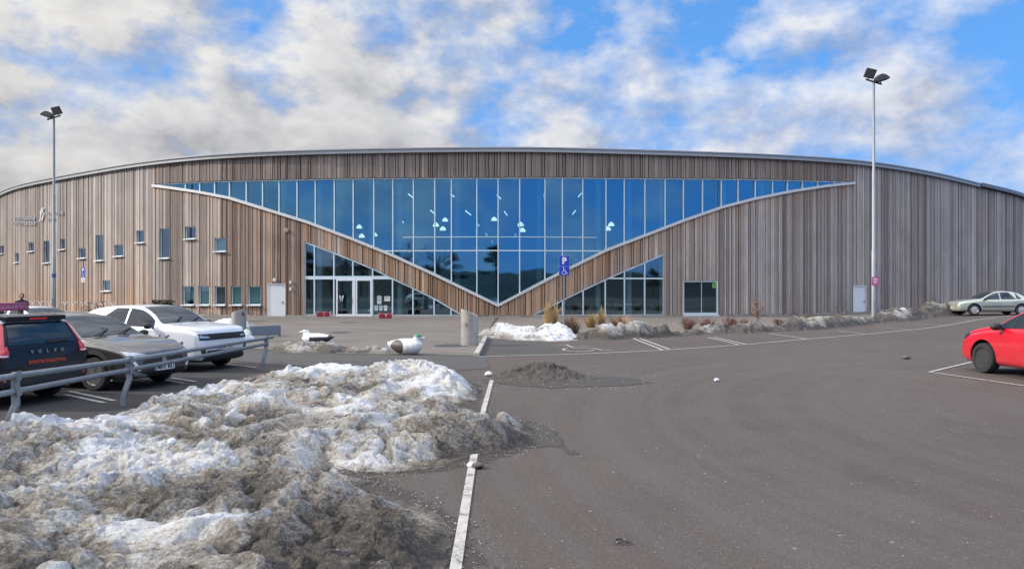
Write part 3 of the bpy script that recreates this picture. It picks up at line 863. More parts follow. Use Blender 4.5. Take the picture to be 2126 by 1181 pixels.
# notices stuck inside the glass beside the door
for i, (a, b, c, d, lab) in enumerate(((782, 791, 614, 631, 'tall white notice on the glass right of the entrance doors'), (797, 809, 615, 625, 'wide pale notice at upper right on the entrance side pane'),
                                  (777, 783.5, 634, 645, 'leftmost of three small papers low on the entrance side pane'), (786.5, 793, 634, 645, 'middle of three small papers low on the entrance side pane'), (796, 803, 634, 645, 'rightmost of three small papers low on the entrance side pane'))):
    x0, x1, z0, z1 = rect_open((a, b, c, d))
    mb = MB(); X = (x0+x1)/2; M = frame(fp(X, (z0+z1)/2, -.12), tan(X), (0, 0, 1)); w, h = (x1-x0)/2, (z1-z0)/2
    mb.prism([(-w, -h), (w, -h), (w, h), (-w, h)], M, .004)
    o = mb.build('paper_notice', plain('paper', (.62, .66, .63), .7, 0, .05)); tag(o, lab, 'notice', 'papers on the entrance glass')
    mb = MB()
    for k in range(3 if h < .3 else 5):
        zz = h*.6 - k*h*.34
        mb.prism([(-w*.7, zz), (w*.6, zz), (w*.6, zz+h*.1), (-w*.7, zz+h*.1)], M @ Matrix.Translation((0, 0, .005)), .002)
    mb.build('print', DARKMETAL, o)

def window(b, blind):
    xa, xb, z0, z1 = b
    X = (xa+xb)/2; n = nrm(X); t = tan(X)
    fr = MB(); D = -.12
    for x in (xa+.03, xb-.03): fr.beam(fp(x, z0, D), fp(x, z1, D), .06, .1, n)
    for z in (z0+.03, z1-.03): fr.beam(fp(xa+.06, z, D), fp(xb-.06, z, D), .06, .1, n)
    f = fr.build('window', ALU, arena, world=True)
    g = MB(); g.add([fp(xa+.05, z0+.05, D), fp(xb-.05, z0+.05, D), fp(xb-.05, z1-.05, D), fp(xa+.05, z1-.05, D)], [(0, 1, 2, 3)])
    g.build('pane', WGLASS, f, world=True)
    s = MB(); s.beam(fp(xa-.06, z0-.03, .02), fp(xb+.06, z0-.03, .02), .07, .34, n); s.build('sill', WHITE, f, world=True)
    r = MB()
    r.beam(fp(xa, z0, -.62), fp(xa, z1, -.62), .02, .9, n); r.beam(fp(xb, z0, -.62), fp(xb, z1, -.62), .02, .9, n)
    q = -.30 if blind > .3 else -1.06
    frac = blind if blind > .3 else 1
    r.add([fp(xa, z1-(z1-z0)*frac, q), fp(xb, z1-(z1-z0)*frac, q), fp(xb, z1, q), fp(xa, z1, q)], [(0, 1, 2, 3)])
    r.add([fp(xa, z0, -1.07), fp(xb, z0, -1.07), fp(xb, z1, -1.07), fp(xa, z1, -1.07)], [(0, 1, 2, 3)])
    r.build('blind' if blind > .3 else 'reveal', BLIND if blind > .3 else INT_WALL, f, world=True)
blinds = {12: 1, 10: .8, 13: .75, 14: .95, 15: 0, 16: .97, 17: .97}
for i in range(len(WINS)): window(RECTS[i], blinds.get(i, 0))
def shop_window():
    xa, xb, z0, z1 = RECTS[len(WINS)]
    fr = MB(); X = (xa+xb)/2; n = nrm(X); D = -.1
    for x in (xa+.05, xb-.05): fr.beam(fp(x, z0, D), fp(x, z1, D), .10, .14, n)
    fr.beam(fp(xa+.1, z0+.08, D), fp(xb-.1, z0+.08, D), .16, .14, n); fr.beam(fp(xa+.1, z1-.05, D), fp(xb-.1, z1-.05, D), .07, .14, n)
    fr.beam(fp(X+.1, z0+.1, D), fp(X+.1, z1-.1, D), .035, .05, n)
    f = fr.build('window', ALU, arena, world=True)
    g = MB(); g.add([fp(xa+.08, z0+.1, D), fp(xb-.08, z0+.1, D), fp(xb-.08, z1-.05, D), fp(xa+.08, z1-.05, D)], [(0, 1, 2, 3)])
    g.build('pane', GLASS_CLEAR, f, world=True)
    s = MB(); s.beam(fp(xa-.04, z0-.03, .03), fp(xb+.04, z0-.03, .03), .08, .3, n); s.build('sill', WHITE, f, world=True)
    b = MB(); b.add([fp(xa, z0, -3), fp(xb, z0, -3), fp(xb, z1, -3), fp(xa, z1, -3)], [(0, 1, 2, 3)]); b.build('reveal', INT_WALL, f, world=True)
    # round green sticker in the upper right corner
    mb = MB(); c = fp(xb-.28, z1-.33, -.06); M = frame(c, tan(X), (0, 0, 1))
    mb.prism([(.17*math.cos(a), .22*math.sin(a)) for a in np.linspace(0, 2*math.pi, 20)[:-1]], M, .004)
    o = mb.build('window_sticker', plain('sticker_green', (.16, .42, .05), .5, 0, .1))
    tag(o, 'round green sticker in the top corner of the wide right window', 'sticker')
    mb = MB(); 
    for a, b in (((-.08, .1), (.06, .06)), ((.06, .06), (-.02, -.05)), ((-.02, -.05), (.08, -.12))):
        mb.beam(M @ Vector((*a, .006)), M @ Vector((*b, .006)), .035, .004, nrm(X))
    mb.build('print', DARKMETAL, o)
shop_window()
for i, b in enumerate(RECTS[len(WINS)+1:]):
    xa, xb, z0, z1 = b; X = (xa+xb)/2; n = nrm(X); z0 = float(gz(X, fy(X))) + .02
    d = MB(); d.beam(fp(X, z0, -.04), fp(X, z1, -.04), xb-xa-.12, .06, n)
    for x in (xa+.04, xb-.04): d.beam(fp(x, z0, -.02), fp(x, z1, -.02), .08, .1, n)
    d.beam(fp(xa, z1+.02, -.0), fp(xb, z1+.02, -.0), .05, .12, n)
    door = d.build('door', DOORW, arena, world=True)
    h = MB(); hx = xb-.2
    h.tube([fp(hx, 1.02, .0), fp(hx, 1.02, .06), fp(hx-.12, 1.02, .06)], .015); h.box(fp(hx, 1.02, .0), (.05, .02, .2)); h.build('handle', DARKMETAL, door, world=True)
# lamp, boxes and round vent on the left wall
def wallbits():
    X = fx(572); p = fp(X, EYE+18.5/F*52.7, .12)
    mb = MB(); mb.lathe([(.0, -.14), (.10, -.11), (.14, 0), (.10, .11), (0, .14)], 14, Matrix.Translation(p)); mb.box(fp(X, p.z+.05, .03), (.1, .12, .1))
    o = mb.build('wall_lamp', plain('opal_glass', (.75, .75, .73), .3, 0, .03), smooth=True); tag(o, 'round white wall lamp above the left service door', 'lamp')
    for py, lab in ((586, 'small white box on the boards right of the left service door, upper one'), (600, 'small white box on the boards right of the left service door, lower one')):
        X = fx(604); mb = MB(); mb.box(fp(X, EYE-(py-HY)/F*52.6, .07), (.16, .1, .22)); o = mb.build('wall_socket', WHITE, bevel=.01); tag(o, lab, 'socket', 'boxes beside the service door')
    X = fx(596); c = fp(X, EYE+122/F*52.6, .05)
    M = frame(c, tan(X), (0, 0, 1))
    mb = MB(); mb.lathe([(.16, 0), (.16, .06), (.12, .08), (.11, .05), (0, .05)], 18, M); o = mb.build('wall_vent', plain('vent_grey', (.34, .31, .29), .6, .2, .1), smooth=True); tag(o, 'round grey vent high on the boards above the entrance', 'vent')
wallbits()
# sign letters on the left end of the wall (too small to read in the photo)
def wall_sign():
    root = thing('wall_sign', 'raised letters and striped round emblem on the far left wall', 'sign', fp(fx(90), 0, .1))
    def squiggle(px0, px1, py, h, n):
        lt = MB()
        for k in range(n):
            px = px0 + (px1-px0)*(k+.5)/n
            X = fx(px); z = EYE-(py-HY)/F*float(fy(X)); M = frame(fp(X, z, .07), tan(X), (0, 0, 1)); w = .34*(fx(px1)-fx(px0))/n
            hh = h*(1.35 if random.random() < .3 else 1)
            lt.prism([(-w, -h/2), (-w*.4, -h/2), (-w*.4, hh/2), (-w, hh/2)], M, .06)
            if random.random() < .75: lt.prism([(-w*.38, h*.22), (w*.9, h*.22), (w*.9, h/2), (-w*.38, h/2)], M, .06)
            if random.random() < .6: lt.prism([(w*.4, -h/2), (w, -h/2), (w, h*.2), (w*.4, h*.2)], M, .06)
            if random.random() < .6: lt.prism([(-w*.38, -h/2), (w*.38, -h/2), (w*.38, -h*.25), (-w*.38, -h*.25)], M, .06)
        lt.build('lettering', plain('dull_letter_metal', (.40, .42, .43), .5, .3, .1), root, world=True)
    squiggle(31, 76, 453.5, .30, 13); squiggle(29, 77, 464.5, .30, 14)
    squiggle(102, 134, 443.5, .26, 9); squiggle(101, 117, 455.5, .26, 5)
    lg = MB(); X = fx(90); z = EYE-(449-HY)/F*float(fy(X)); M = frame(fp(X, z, .07), tan(X), (0, 0, 1))
    for k, (x0, y0, L) in enumerate(((-.34, .2, .6), (.05, .28, .55), (-.42, -.45, .5), (.02, -.42, .75), (-.3, -.12, .5))):
        a = R(58); u = Vector((math.cos(a), math.sin(a))); q = Vector((-u.y, u.x))*.085
        p0 = Vector((x0, y0)); p1 = p0 + u*L
        lg.prism([tuple(p0-q), tuple(p1-q*.5), tuple(p1+q*.7), tuple(p0+q)], M, .08)
    lg.build('emblem', plain('emblem_white', (.68, .7, .68), .5, 0, .05), root, world=True)
wall_sign()

# lamps hanging inside the hall
def pendants():
    first = None
    spots = [(746, 472, 8.0), (751, 491, 7.2), (777, 488, 6.0), (905, 468, 4.5), (919.5, 476, 4.0), (924, 457.5, 7.0), (1081, 467, 4.0), (1084.5, 479, 3.6), (1262, 476, 5.0), (1269, 467, 4.0), (1026, 456, 7.5), (832, 461, 8.5)]
    for i, (px, py, dd) in enumerate(spots):
        Y0 = float(fy(fx(px))) + dd; p = at(px, py, Y0)
        if first is None:
            first = thing('pendant_lamp', '', 'lamp', p, group='dome lamps hanging inside the hall')
            mb = MB(); mb.lathe([(.30, -.10), (.30, -.06), (.26, .08), (.16, .2), (.05, .26), (.03, .30)], 18, Matrix.Scale(.82, 4)); mb.build('lamp_shade', LAMP, first, smooth=True)
            mb = MB(); mb.tube([(0, 0, .3), (0, 0, 2.2)], .012, 5); mb.build('cord', DARKMETAL, first)
            o = first
        else: o = dup(first, p)
        names = ['small faint dome lamp behind the glass, upper of the far left cluster', 'lower dome lamp in the cluster at the left of the big glass', 'dome lamp nearest the middle in the left cluster behind the glass', 'left lamp of the three dome lamps left of the glass centre', 'lowest lamp of the three dome lamps left of the glass centre', 'small upper lamp of the three dome lamps left of the glass centre',
                 'upper of two stacked dome lamps right of the glass centre', 'lower of two stacked dome lamps right of the glass centre', 'lower lamp of the pair hanging at the right of the big glass', 'upper lamp of the pair hanging at the right of the big glass', 'single faint dome lamp hanging just left of the centre mullion', 'single very faint lamp between the left and middle clusters']
        o['label'] = names[i]
    t0 = None
    tubes = [(853, 407, 1), (899, 441, 1), (941, 407, 1), (972, 442, 1), (1036, 409, .7), (1050, 443, .6), (1204, 405, -.7), (1192, 441, -.6), (1129, 407, .1), (1010, 487, .3), (1022, 502, .2), (1070, 488, -.2), (993, 467, .5)]
    for i, (px, py, tl) in enumerate(tubes):
        p = at(px, py, float(fy(fx(px))) + 5.5)
        if t0 is None:
            t0 = thing('strip_light', '', 'lamp', p, group='slim strip lights inside the hall')
            mb = MB(); mb.tube([(-.22, 0, .17), (.22, 0, -.17)], .05, 6); mb.build('light_tube', TUBE, t0)
            o = t0
        else: o = dup(t0, p)
        o.scale = (tl, 1, 1 if i < 9 else .6)
        o['label'] = 'slim white strip light glowing under the hall ceiling behind the glass'
pendants()

# ------------------------------------------------------------------ snow
def poly_dist(px, py, poly):
    """signed distance (inside positive) from grid points to a polygon"""
    P = np.array(poly, float); Q = np.roll(P, -1, 0)
    d = np.full(px.shape, 1e9); ins = np.zeros(px.shape, bool)
    for (ax, ay), (bx, by) in zip(P, Q):
        ex, ey = bx-ax, by-ay
        t = np.clip(((px-ax)*ex + (py-ay)*ey)/(ex*ex+ey*ey+1e-12), 0, 1)
        d = np.minimum(d, np.hypot(px-ax-t*ex, py-ay-t*ey))
        c = ((ay > py) != (by > py)) & (px < (bx-ax)*(py-ay)/(by-ay+1e-12) + ax)
        ins ^= c
    return np.where(ins, d, -d)
def snow(name, label, poly, hfun, width, nx, ny, seed, dirt=.35, brown=.6, amp=.12, lump=.5, logy=False, dfun=None, jitter=.25, cat='snow pile', group=None, blocks=0, slabs=1.0):
    P = np.array(poly, float)
    x0, x1, y0, y1 = P[:, 0].min()-.4, P[:, 0].max()+.4, P[:, 1].min()-.4, P[:, 1].max()+.4
    xs = np.linspace(x0, x1, nx)
    ys = np.exp(np.linspace(math.log(y0), math.log(y1), ny)) if logy else np.linspace(y0, y1, ny)
    X, Y = np.meshgrid(xs, ys)
    d = poly_dist(X, Y, poly)
    d = d + (fbm(X*1.3, Y*1.3, seed+3, 5)-.5)*jitter*2 + (fbm(X*7, Y*7, seed+5, 3)-.5)*jitter*.5
    prof = sstep(0, 1, np.clip(d/width, 0, 1))**.8
    base = hfun(X, Y) if callable(hfun) else np.full(X.shape, float(hfun))
    l1 = fbm(X/lump*.5, Y/lump*.5, seed, 3)
    rid = np.clip(np.abs(2*fbm(X/lump*.9+3, Y/lump*.9, seed+11, 3)-1)*2.6, 0, 1.3)
    bil = np.clip(np.abs(2*fbm(X/lump*3.1+5, Y/lump*3.1, seed+13, 3)-1)*2.6, 0, 1.3)
    bi2 = np.clip(np.abs(2*fbm(X/lump*8.5+5, Y/lump*8.5, seed+17, 2)-1)*2.2, 0, 1.3)
    l2 = fbm(X/lump*3, Y/lump*3, seed+21, 4)
    l3 = fbm(X/lump*11, Y/lump*11, seed+31, 3)
    slab = sstep(.50, .62, fbm(X/lump*.42+2, Y/lump*.42+7, seed+81, 4))*slabs
    q = 1-.72*slab
    h = base*prof*(.55+.9*l1) + prof*amp*((rid-.5)*1.05 + (bil-.5)*.30*q + (bi2-.5)*.20*q + (l2-.5)*.85*q + (l3-.5)*.50*q)
    rb = np.random.default_rng(seed+5); bd = np.zeros(X.shape)
    for _ in range(blocks):
        cx, cy = rb.uniform(x0, x1), rb.uniform(y0, y1); Rr = rb.uniform(.06, .24); e = rb.uniform(.6, 1.0)
        th = np.arctan2(Y-cy, X-cx); sel = (np.abs(X-cx) < Rr*2) & (np.abs(Y-cy) < Rr*2)
        if not sel.any(): continue
        r_ = np.hypot((X-cx)*e, Y-cy)/(Rr*(1+.22*np.sin(th*3+cx*9)+.12*np.sin(th*5+cy*7)))
        b_ = np.where(sel, np.clip(1-r_**5, 0, 1), 0)*prof
        h = h + b_*Rr*rb.uniform(.25, .6)*(1+.35*((X-cx)*math.cos(cx*5)+(Y-cy)*math.sin(cx*5))/Rr); bd = bd + b_*rb.choice([-.45, -.2, .12])
    h = np.where(d > 0, np.maximum(h, .012 + .02*l3*prof), -.03)
    gx = np.gradient(h, axis=1)/np.gradient(X, axis=1); gy = np.gradient(h, axis=0)/np.gradient(Y, axis=0)
    slope = np.hypot(gx, gy)
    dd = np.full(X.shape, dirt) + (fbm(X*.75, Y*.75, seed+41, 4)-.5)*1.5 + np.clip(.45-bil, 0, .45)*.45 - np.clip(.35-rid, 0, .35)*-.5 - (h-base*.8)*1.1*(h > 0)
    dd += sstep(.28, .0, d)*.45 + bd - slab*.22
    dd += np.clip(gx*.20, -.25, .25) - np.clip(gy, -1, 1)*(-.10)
    if dfun is not None: dd = dd + dfun(X, Y)
    br = np.clip(brown + (fbm(X*.6+9, Y*.6, seed+51, 3)-.5)*1.2, 0, 1)
    Z = h + gz(X, Y)
    keep = d > -.12
    idx = -np.ones(X.shape, int); idx[keep] = np.arange(keep.sum())
    a, b, c, e = idx[:-1, :-1], idx[:-1, 1:], idx[1:, 1:], idx[1:, :-1]
    ok = (a >= 0) & (b >= 0) & (c >= 0) & (e >= 0)
    faces = np.stack([a[ok], b[ok], c[ok], e[ok]], 1)
    # lumps lean sideways a little so the surface is not a plain height field
    ox = (fbm(X*4, Y*4, seed+61, 4)-.5)*.22*prof; oy = (fbm(X*4+7, Y*4, seed+71, 3)-.5)*.16*prof
    vs = np.stack([(X+ox)[keep], (Y+oy)[keep], Z[keep]], 1)
    me = bpy.data.meshes.new(name)
    me.vertices.add(len(vs)); me.vertices.foreach_set('co', vs.ravel().astype(np.float32))
    me.loops.add(faces.size); me.loops.foreach_set('vertex_index', faces.ravel().astype(np.int32))
    me.polygons.add(len(faces)); me.polygons.foreach_set('loop_start', np.arange(0, faces.size, 4, dtype=np.int32))
    me.update(calc_edges=True)
    at_ = me.attributes.new('tone', 'FLOAT_COLOR', 'POINT')
    colr = np.stack([np.clip(dd[keep], 0, 1), br[keep], l3[keep], np.ones(keep.sum())], 1).astype(np.float32)
    at_.data.foreach_set('color', colr.ravel())
    me.materials.append(SNOW); me.polygons.foreach_set('use_smooth', np.ones(len(faces), bool))
    me.validate()
    o = bpy.data.objects.new(name, me); COL.objects.link(o)
    return tag(o, label, cat, group)

def wet_mat():
    t = NT('wet_asphalt'); t.set(Roughness=.45)
    a = t.n('ShaderNodeAttribute', attribute_name='tone'); sep = t.n('ShaderNodeSeparateColor'); t.l(a.outputs['Color'], sep.inputs[0])
    p = t.pos(); n1 = t.noise(p, 3.0, 6, .65, .4); n2 = t.noise(p, 40, 4, .75)
    f = t.ramp(t.math('ADD', sep.outputs[0], t.math('MULTIPLY', t.math('SUBTRACT', n1, .5), 1.1)), [(.30, (0, 0, 0)), (.48, (1, 1, 1))])
    t.base(t.mix(n2, (.028, .024, .021), (.085, .074, .063)))
    t.l(t.math('ADD', t.math('MULTIPLY', n2, .7), .25), t.bsdf.inputs['Roughness'])
    tr = t.n('ShaderNodeBsdfTransparent'); mx = t.n('ShaderNodeMixShader')
    t.l(t.math('MULTIPLY', f, t.math('ADD', sep.outputs[1], 0.0)), mx.inputs[0]); t.l(tr.outputs[0], mx.inputs[1]); t.l(t.bsdf.outputs[0], mx.inputs[2]); t.l(mx.outputs[0], t.out.inputs[0])
    return t.mat
WET = wet_mat()
def wet(name, poly, width, strength=.8, res=.08, grow=0.0, dz=.007):
    P = np.array(poly, float)
    x0, x1, y0, y1 = P[:, 0].min()-.6, P[:, 0].max()+.6, P[:, 1].min()-.6, P[:, 1].max()+.6
    nx, ny = int((x1-x0)/res)+2, int((y1-y0)/res)+2
    X, Y = np.meshgrid(np.linspace(x0, x1, nx), np.linspace(y0, y1, ny))
    k = np.clip((poly_dist(X, Y, poly)+grow)/width, -.6, 1)
    mb = MB(); mb.v = list(zip(X.ravel(), Y.ravel(), (gz(X, Y)+dz).ravel())); kk = k.ravel()
    mb.c = [(float(q), strength, 0, 1) for q in np.clip(kk, 0, 1)]
    for j in range(ny-1):
        for i in range(nx-1):
            if max(k[j, i], k[j, i+1], k[j+1, i], k[j+1, i+1]) > -.3: mb.f.append((j*nx+i, j*nx+i+1, (j+1)*nx+i+1, (j+1)*nx+i)); mb.m.append(0)
    struct(mb.build(name, WET))
BIG = [(-.3, 3.4), (-.40, 5.16), (-.48, 5.88), (-.79, 6.45), (-1.2, 7.1), (-1.66, 7.6), (-2.0, 7.95), (-1.5, 7.9), (-.87, 8.05), (-.35, 8.5), (.20, 9.3), (.42, 10.1), (.2, 10.8), (-.35, 11.1), (-.75, 12.1), (-.72, 13.5), (-.85, 15), (-1.3, 16.2), (-2.0, 17.0), (-3.9, 17.5), (-5.4, 16.7), (-6.0, 15), (-6.2, 12), (-6.3, 10.7), (-6.5, 9.8), (-7.4, 8), (-7.6, 3.4)]
def mound(X, Y, cx, cy, rx, ry, rot, h):
    c, s_ = math.cos(rot), math.sin(rot)
    u = ((X-cx)*c + (Y-cy)*s_)/rx; v = (-(X-cx)*s_ + (Y-cy)*c)/ry
    return h*np.exp(-(u*u+v*v))
def big_h(X, Y):
    h = np.full(X.shape, .17)
    for m in ((-.9, 9.35, 1.3, .8, .25, .42), (-2.2, 9.0, .8, .7, .3, .18), (-2.0, 15.6, 1.5, 1.1, -.2, .42), (-1.2, 14.3, .8, 1.2, 0, .30), (-3.6, 16.0, 1.3, 1.0, .2, .36), (-3.2, 12.4, 1.6, 1.0, .5, .25),
              (-4.5, 8.6, 1.5, .9, .2, .30), (-6.3, 9.0, 1.0, .9, 0, .34), (-5.4, 11.8, .8, 1.6, .2, .25), (-2.4, 6.6, 1.8, .55, .1, .20), (-3.6, 5.25, 1.5, .55, .15, .30), (-1.5, 5.3, 1.1, .6, -.2, .16), (-4.8, 14.2, 1.0, 1.0, 0, .2), (-2.0, 11.0, 1.1, .7, .4, .16)):
        h = h + mound(X, Y, *m)
    for m in ((-4.4, 7.0, 1.6, .5, .15, -.12), (-2.3, 5.85, 1.6, .3, .1, -.10), (-3.6, 10.6, 1.4, .5, .3, -.10)):
        h = h + mound(X, Y, *m)
    return np.maximum(h, .06)*.50
def big_d(X, Y):
    d = mound(X, Y, -.5, 9.2, 1.3, .75, .25, .45)            # gritty tongue
    d = d + sstep(5.75, 4.9, Y)*.34 + mound(X, Y, -1.0, 5.6, .9, .7, 0, .22)   # ploughed front face
    d = d - mound(X, Y, -1.9, 15.8, 1.6, 1.0, 0, .40) - mound(X, Y, -3.6, 16.1, 1.3, .9, 0, .40) - mound(X, Y, -5.9, 11.4, .8, 2.6, 0, .36) - mound(X, Y, -1.2, 14.2, .7, .9, 0, .35)
    d = d - mound(X, Y, -4.3, 7.3, 1.3, .7, .2, .26) - mound(X, Y, -2.9, 5.9, 1.0, .12, .1, .30) - mound(X, Y, -1.9, 8.1, .35, .5, .5, .4) - mound(X, Y, -6.0, 9.6, 1.0, .5, 0, .4)
    return d
snow('snow_pile', 'big dirty ploughed snow pile with white tops in the foreground', BIG, big_h, .55, 470, 700, 3, .49, .75, .105, .55, logy=True, dfun=big_d, blocks=70)
wet('wet_stain', [(-.2, 8.6), (.5, 9.1), (.62, 8.75), (.80, 8.35), (.90, 8.6), (.78, 9.2), (.75, 9.9), (.55, 10.7), (.1, 11.0), (-.3, 10.0)], .28, .85)
wet('wet_stain', BIG, .6, .62, .12, .38, .005)
wet('wet_stain', [(-.7, 15.4), (.8, 14.5), (1.6, 14.8), (2.4, 14.9), (3.0, 15.4), (2.7, 16.2), (1.4, 17), (-.4, 17)], .4, .85, .08, .1, .009)
snow('snow_pile', 'low brown heap of grit and slush alone on the asphalt', [(-.4, 15.6), (.6, 15.2), (1.5, 15.5), (2.0, 16.1), (1.6, 16.9), (.6, 17.3), (-.2, 16.8), (-.6, 16.1)], .27, .9, 150, 130, 8, 1.25, 1.0, .09, .35, slabs=0)
snow('snow_pile', 'small grey snow heap under the black and white duck', [(-8.1, 24.3), (-7.2, 22.6), (-5.6, 22.3), (-5.1, 22.9), (-5.6, 24.4), (-6.6, 24.6), (-7.8, 24.8)], .20, .6, 150, 130, 12, .62, .6, .10, .4)
snow('snow_pile', 'thin strip of white snow between the two ducks', [(-5.3, 22.6), (-4.2, 22.3), (-3.6, 22.5), (-3.9, 23.1), (-4.8, 23.6), (-5.4, 23.3)], .12, .3, 90, 70, 15, .25, .3, .06, .3)
snow('snow_pile', 'white snow by the grey concrete bin and the steel barrier plate', [(-12.8, 29.5), (-11.6, 27.8), (-10.2, 27.6), (-10.0, 28.6), (-11, 30.2), (-12.4, 31.2)], .28, .6, 90, 90, 18, .10, .3, .08, .4)
snow('snow_pile', 'low snow bank on the paving behind the white car', [(-16.2, 38), (-14.4, 35.8), (-13.2, 36), (-13.4, 38), (-14.8, 40)], .35, .8, 80, 80, 21, .25, .4, .1, .4)
snow('snow_pile', 'clean white snow heap right of the pale concrete bin', [(-1.2, 29.2), (.2, 27.9), (1.6, 27.5), (2.6, 28.2), (3.0, 31.4), (1.6, 33.5), (-.6, 33.8), (-1.6, 31.5)], lambda X, Y: .14 + mound(X, Y, 1.7, 31.2, .9, 1.1, 0, .36) + mound(X, Y, -.6, 32.0, .8, 1, 0, .34), .7, 130, 150, 24, .22, .3, .12, .6)
def bank(name, label, path, h, w, seed, **kw):
    P = [Vector(p) for p in path]
    L, Rr = [], []
    for i, p in enumerate(P):
        t = (P[min(i+1, len(P)-1)] - P[max(i-1, 0)]).normalized(); q = Vector((-t.y, t.x))
        ww = w*(.35 if i in (0, len(P)-1) else 1)
        L.append(tuple(p + q*ww*1.5)); Rr.append(tuple(p + q*.0))
    snow(name, label, Rr + L[::-1], h, w*.7, kw.pop('nx', 170), kw.pop('ny', 150), seed, **kw)
bank('snow_pile', 'dark gritty snow bank behind the disabled bay markings', [G(1185, 706), G(1260, 706), G(1350, 702), G(1430, 697)], .50, 1.0, 31, dirt=.82, brown=.7, amp=.12, lump=.5)
bank('snow_pile', 'low white and grey snow bank in front of the wide right window', [G(1425, 697), G(1500, 693), G(1580, 691), G(1640, 688)], .40, 1.0, 34, dirt=.72, brown=.7, amp=.12, lump=.5)
bank('snow_pile', 'snow bank with brown grit between the sapling and the right lamp post', [G(1625, 689), G(1690, 685), G(1760, 679), G(1830, 671)], .46, 1.1, 37, dirt=.84, brown=.8, amp=.13, lump=.5)
bank('snow_pile', 'grey snow bank right of the right lamp post', [G(1815, 672), G(1870, 669), G(1930, 662), G(1965, 658)], .60, 1.3, 40, dirt=1.0, brown=.4, amp=.12, lump=.6)
bank('snow_pile', 'tallest grey snow heap beside the silver car', [G(1925, 661), G(1965, 658), G(2003, 654)], .85, 1.6, 43, dirt=1.15, brown=.6, amp=.12, lump=.6, nx=110, ny=110)
# loose lumps of ice and small litter
def chunk(px, py, r, mat_, label, name='ice_lump', cat='ice lump', flat=.7, z=0.0, loc=None):
    x, y = loc if loc else G(px, py)
    bm = bmesh.new(); bmesh.ops.create_icosphere(bm, subdivisions=3, radius=r)
    sd = random.random()*50
    for v in bm.verts:
        k = .75 + .5*float(fbm(np.array(v.co.x/r*1.5+sd), np.array(v.co.y/r*1.5+v.co.z/r), 77, 3))
        v.co *= k; v.co.z = v.co.z*flat
    me = bpy.data.meshes.new(name); bm.to_mesh(me); bm.free(); me.materials.append(mat_)
    for p in me.polygons: p.use_smooth = True
    o = bpy.data.objects.new(name, me); COL.objects.link(o); o.location = (x, y, z + r*flat*.7 + .01)
    return tag(o, label, cat)
ICE = plain('old_ice', (.62, .64, .66), .5, 0, .25, 8, bump=.4)
GRIT = plain('grit_clod', (.10, .085, .07), .9, 0, .4, 25, bump=.6)
chunk(1014, 781, .085, ICE, 'rounded white ice lump at the left end of the brown heap')
chunk(1488, 792, .055, ICE, 'lone white ice bit lying on open asphalt')
chunk(1882, 745, .11, GRIT, 'dark clod lying on the asphalt left of the red car', 'clod', 'clod', .5)
chunk(0, 0, .05, ICE, 'small bright ice lump on top of the big snow pile', z=.24, loc=at(357, 948, 8.2)[:2])
chunk(992, 972, .07, GRIT, 'brown clod at the end of the white lane line by the pile', 'clod', 'clod', .5)
chunk(978, 971, .045, ICE, 'pale ice bit beside the brown clod on the lane line')
x, y = G(1290, 1128)
mb = MB(); mb.tube([(x+.045*math.cos(a)*1.1, y+.05*math.sin(a), .022) for a in np.linspace(-1.0, 4.1, 16)], .009, 6)
tag(mb.build('wire_loop', DARKMETAL, smooth=True), 'bent open loop of dark wire lying on the near asphalt', 'wire')
for i, (px, py, r) in enumerate(((1430, 855, .02), (1265, 783, .03), (1905, 970, .018), (1194, 900, .025), (1090, 1163, .012), (1105, 1070, .012), (1530, 1090, .012), (1958, 1120, .014))):
    pass

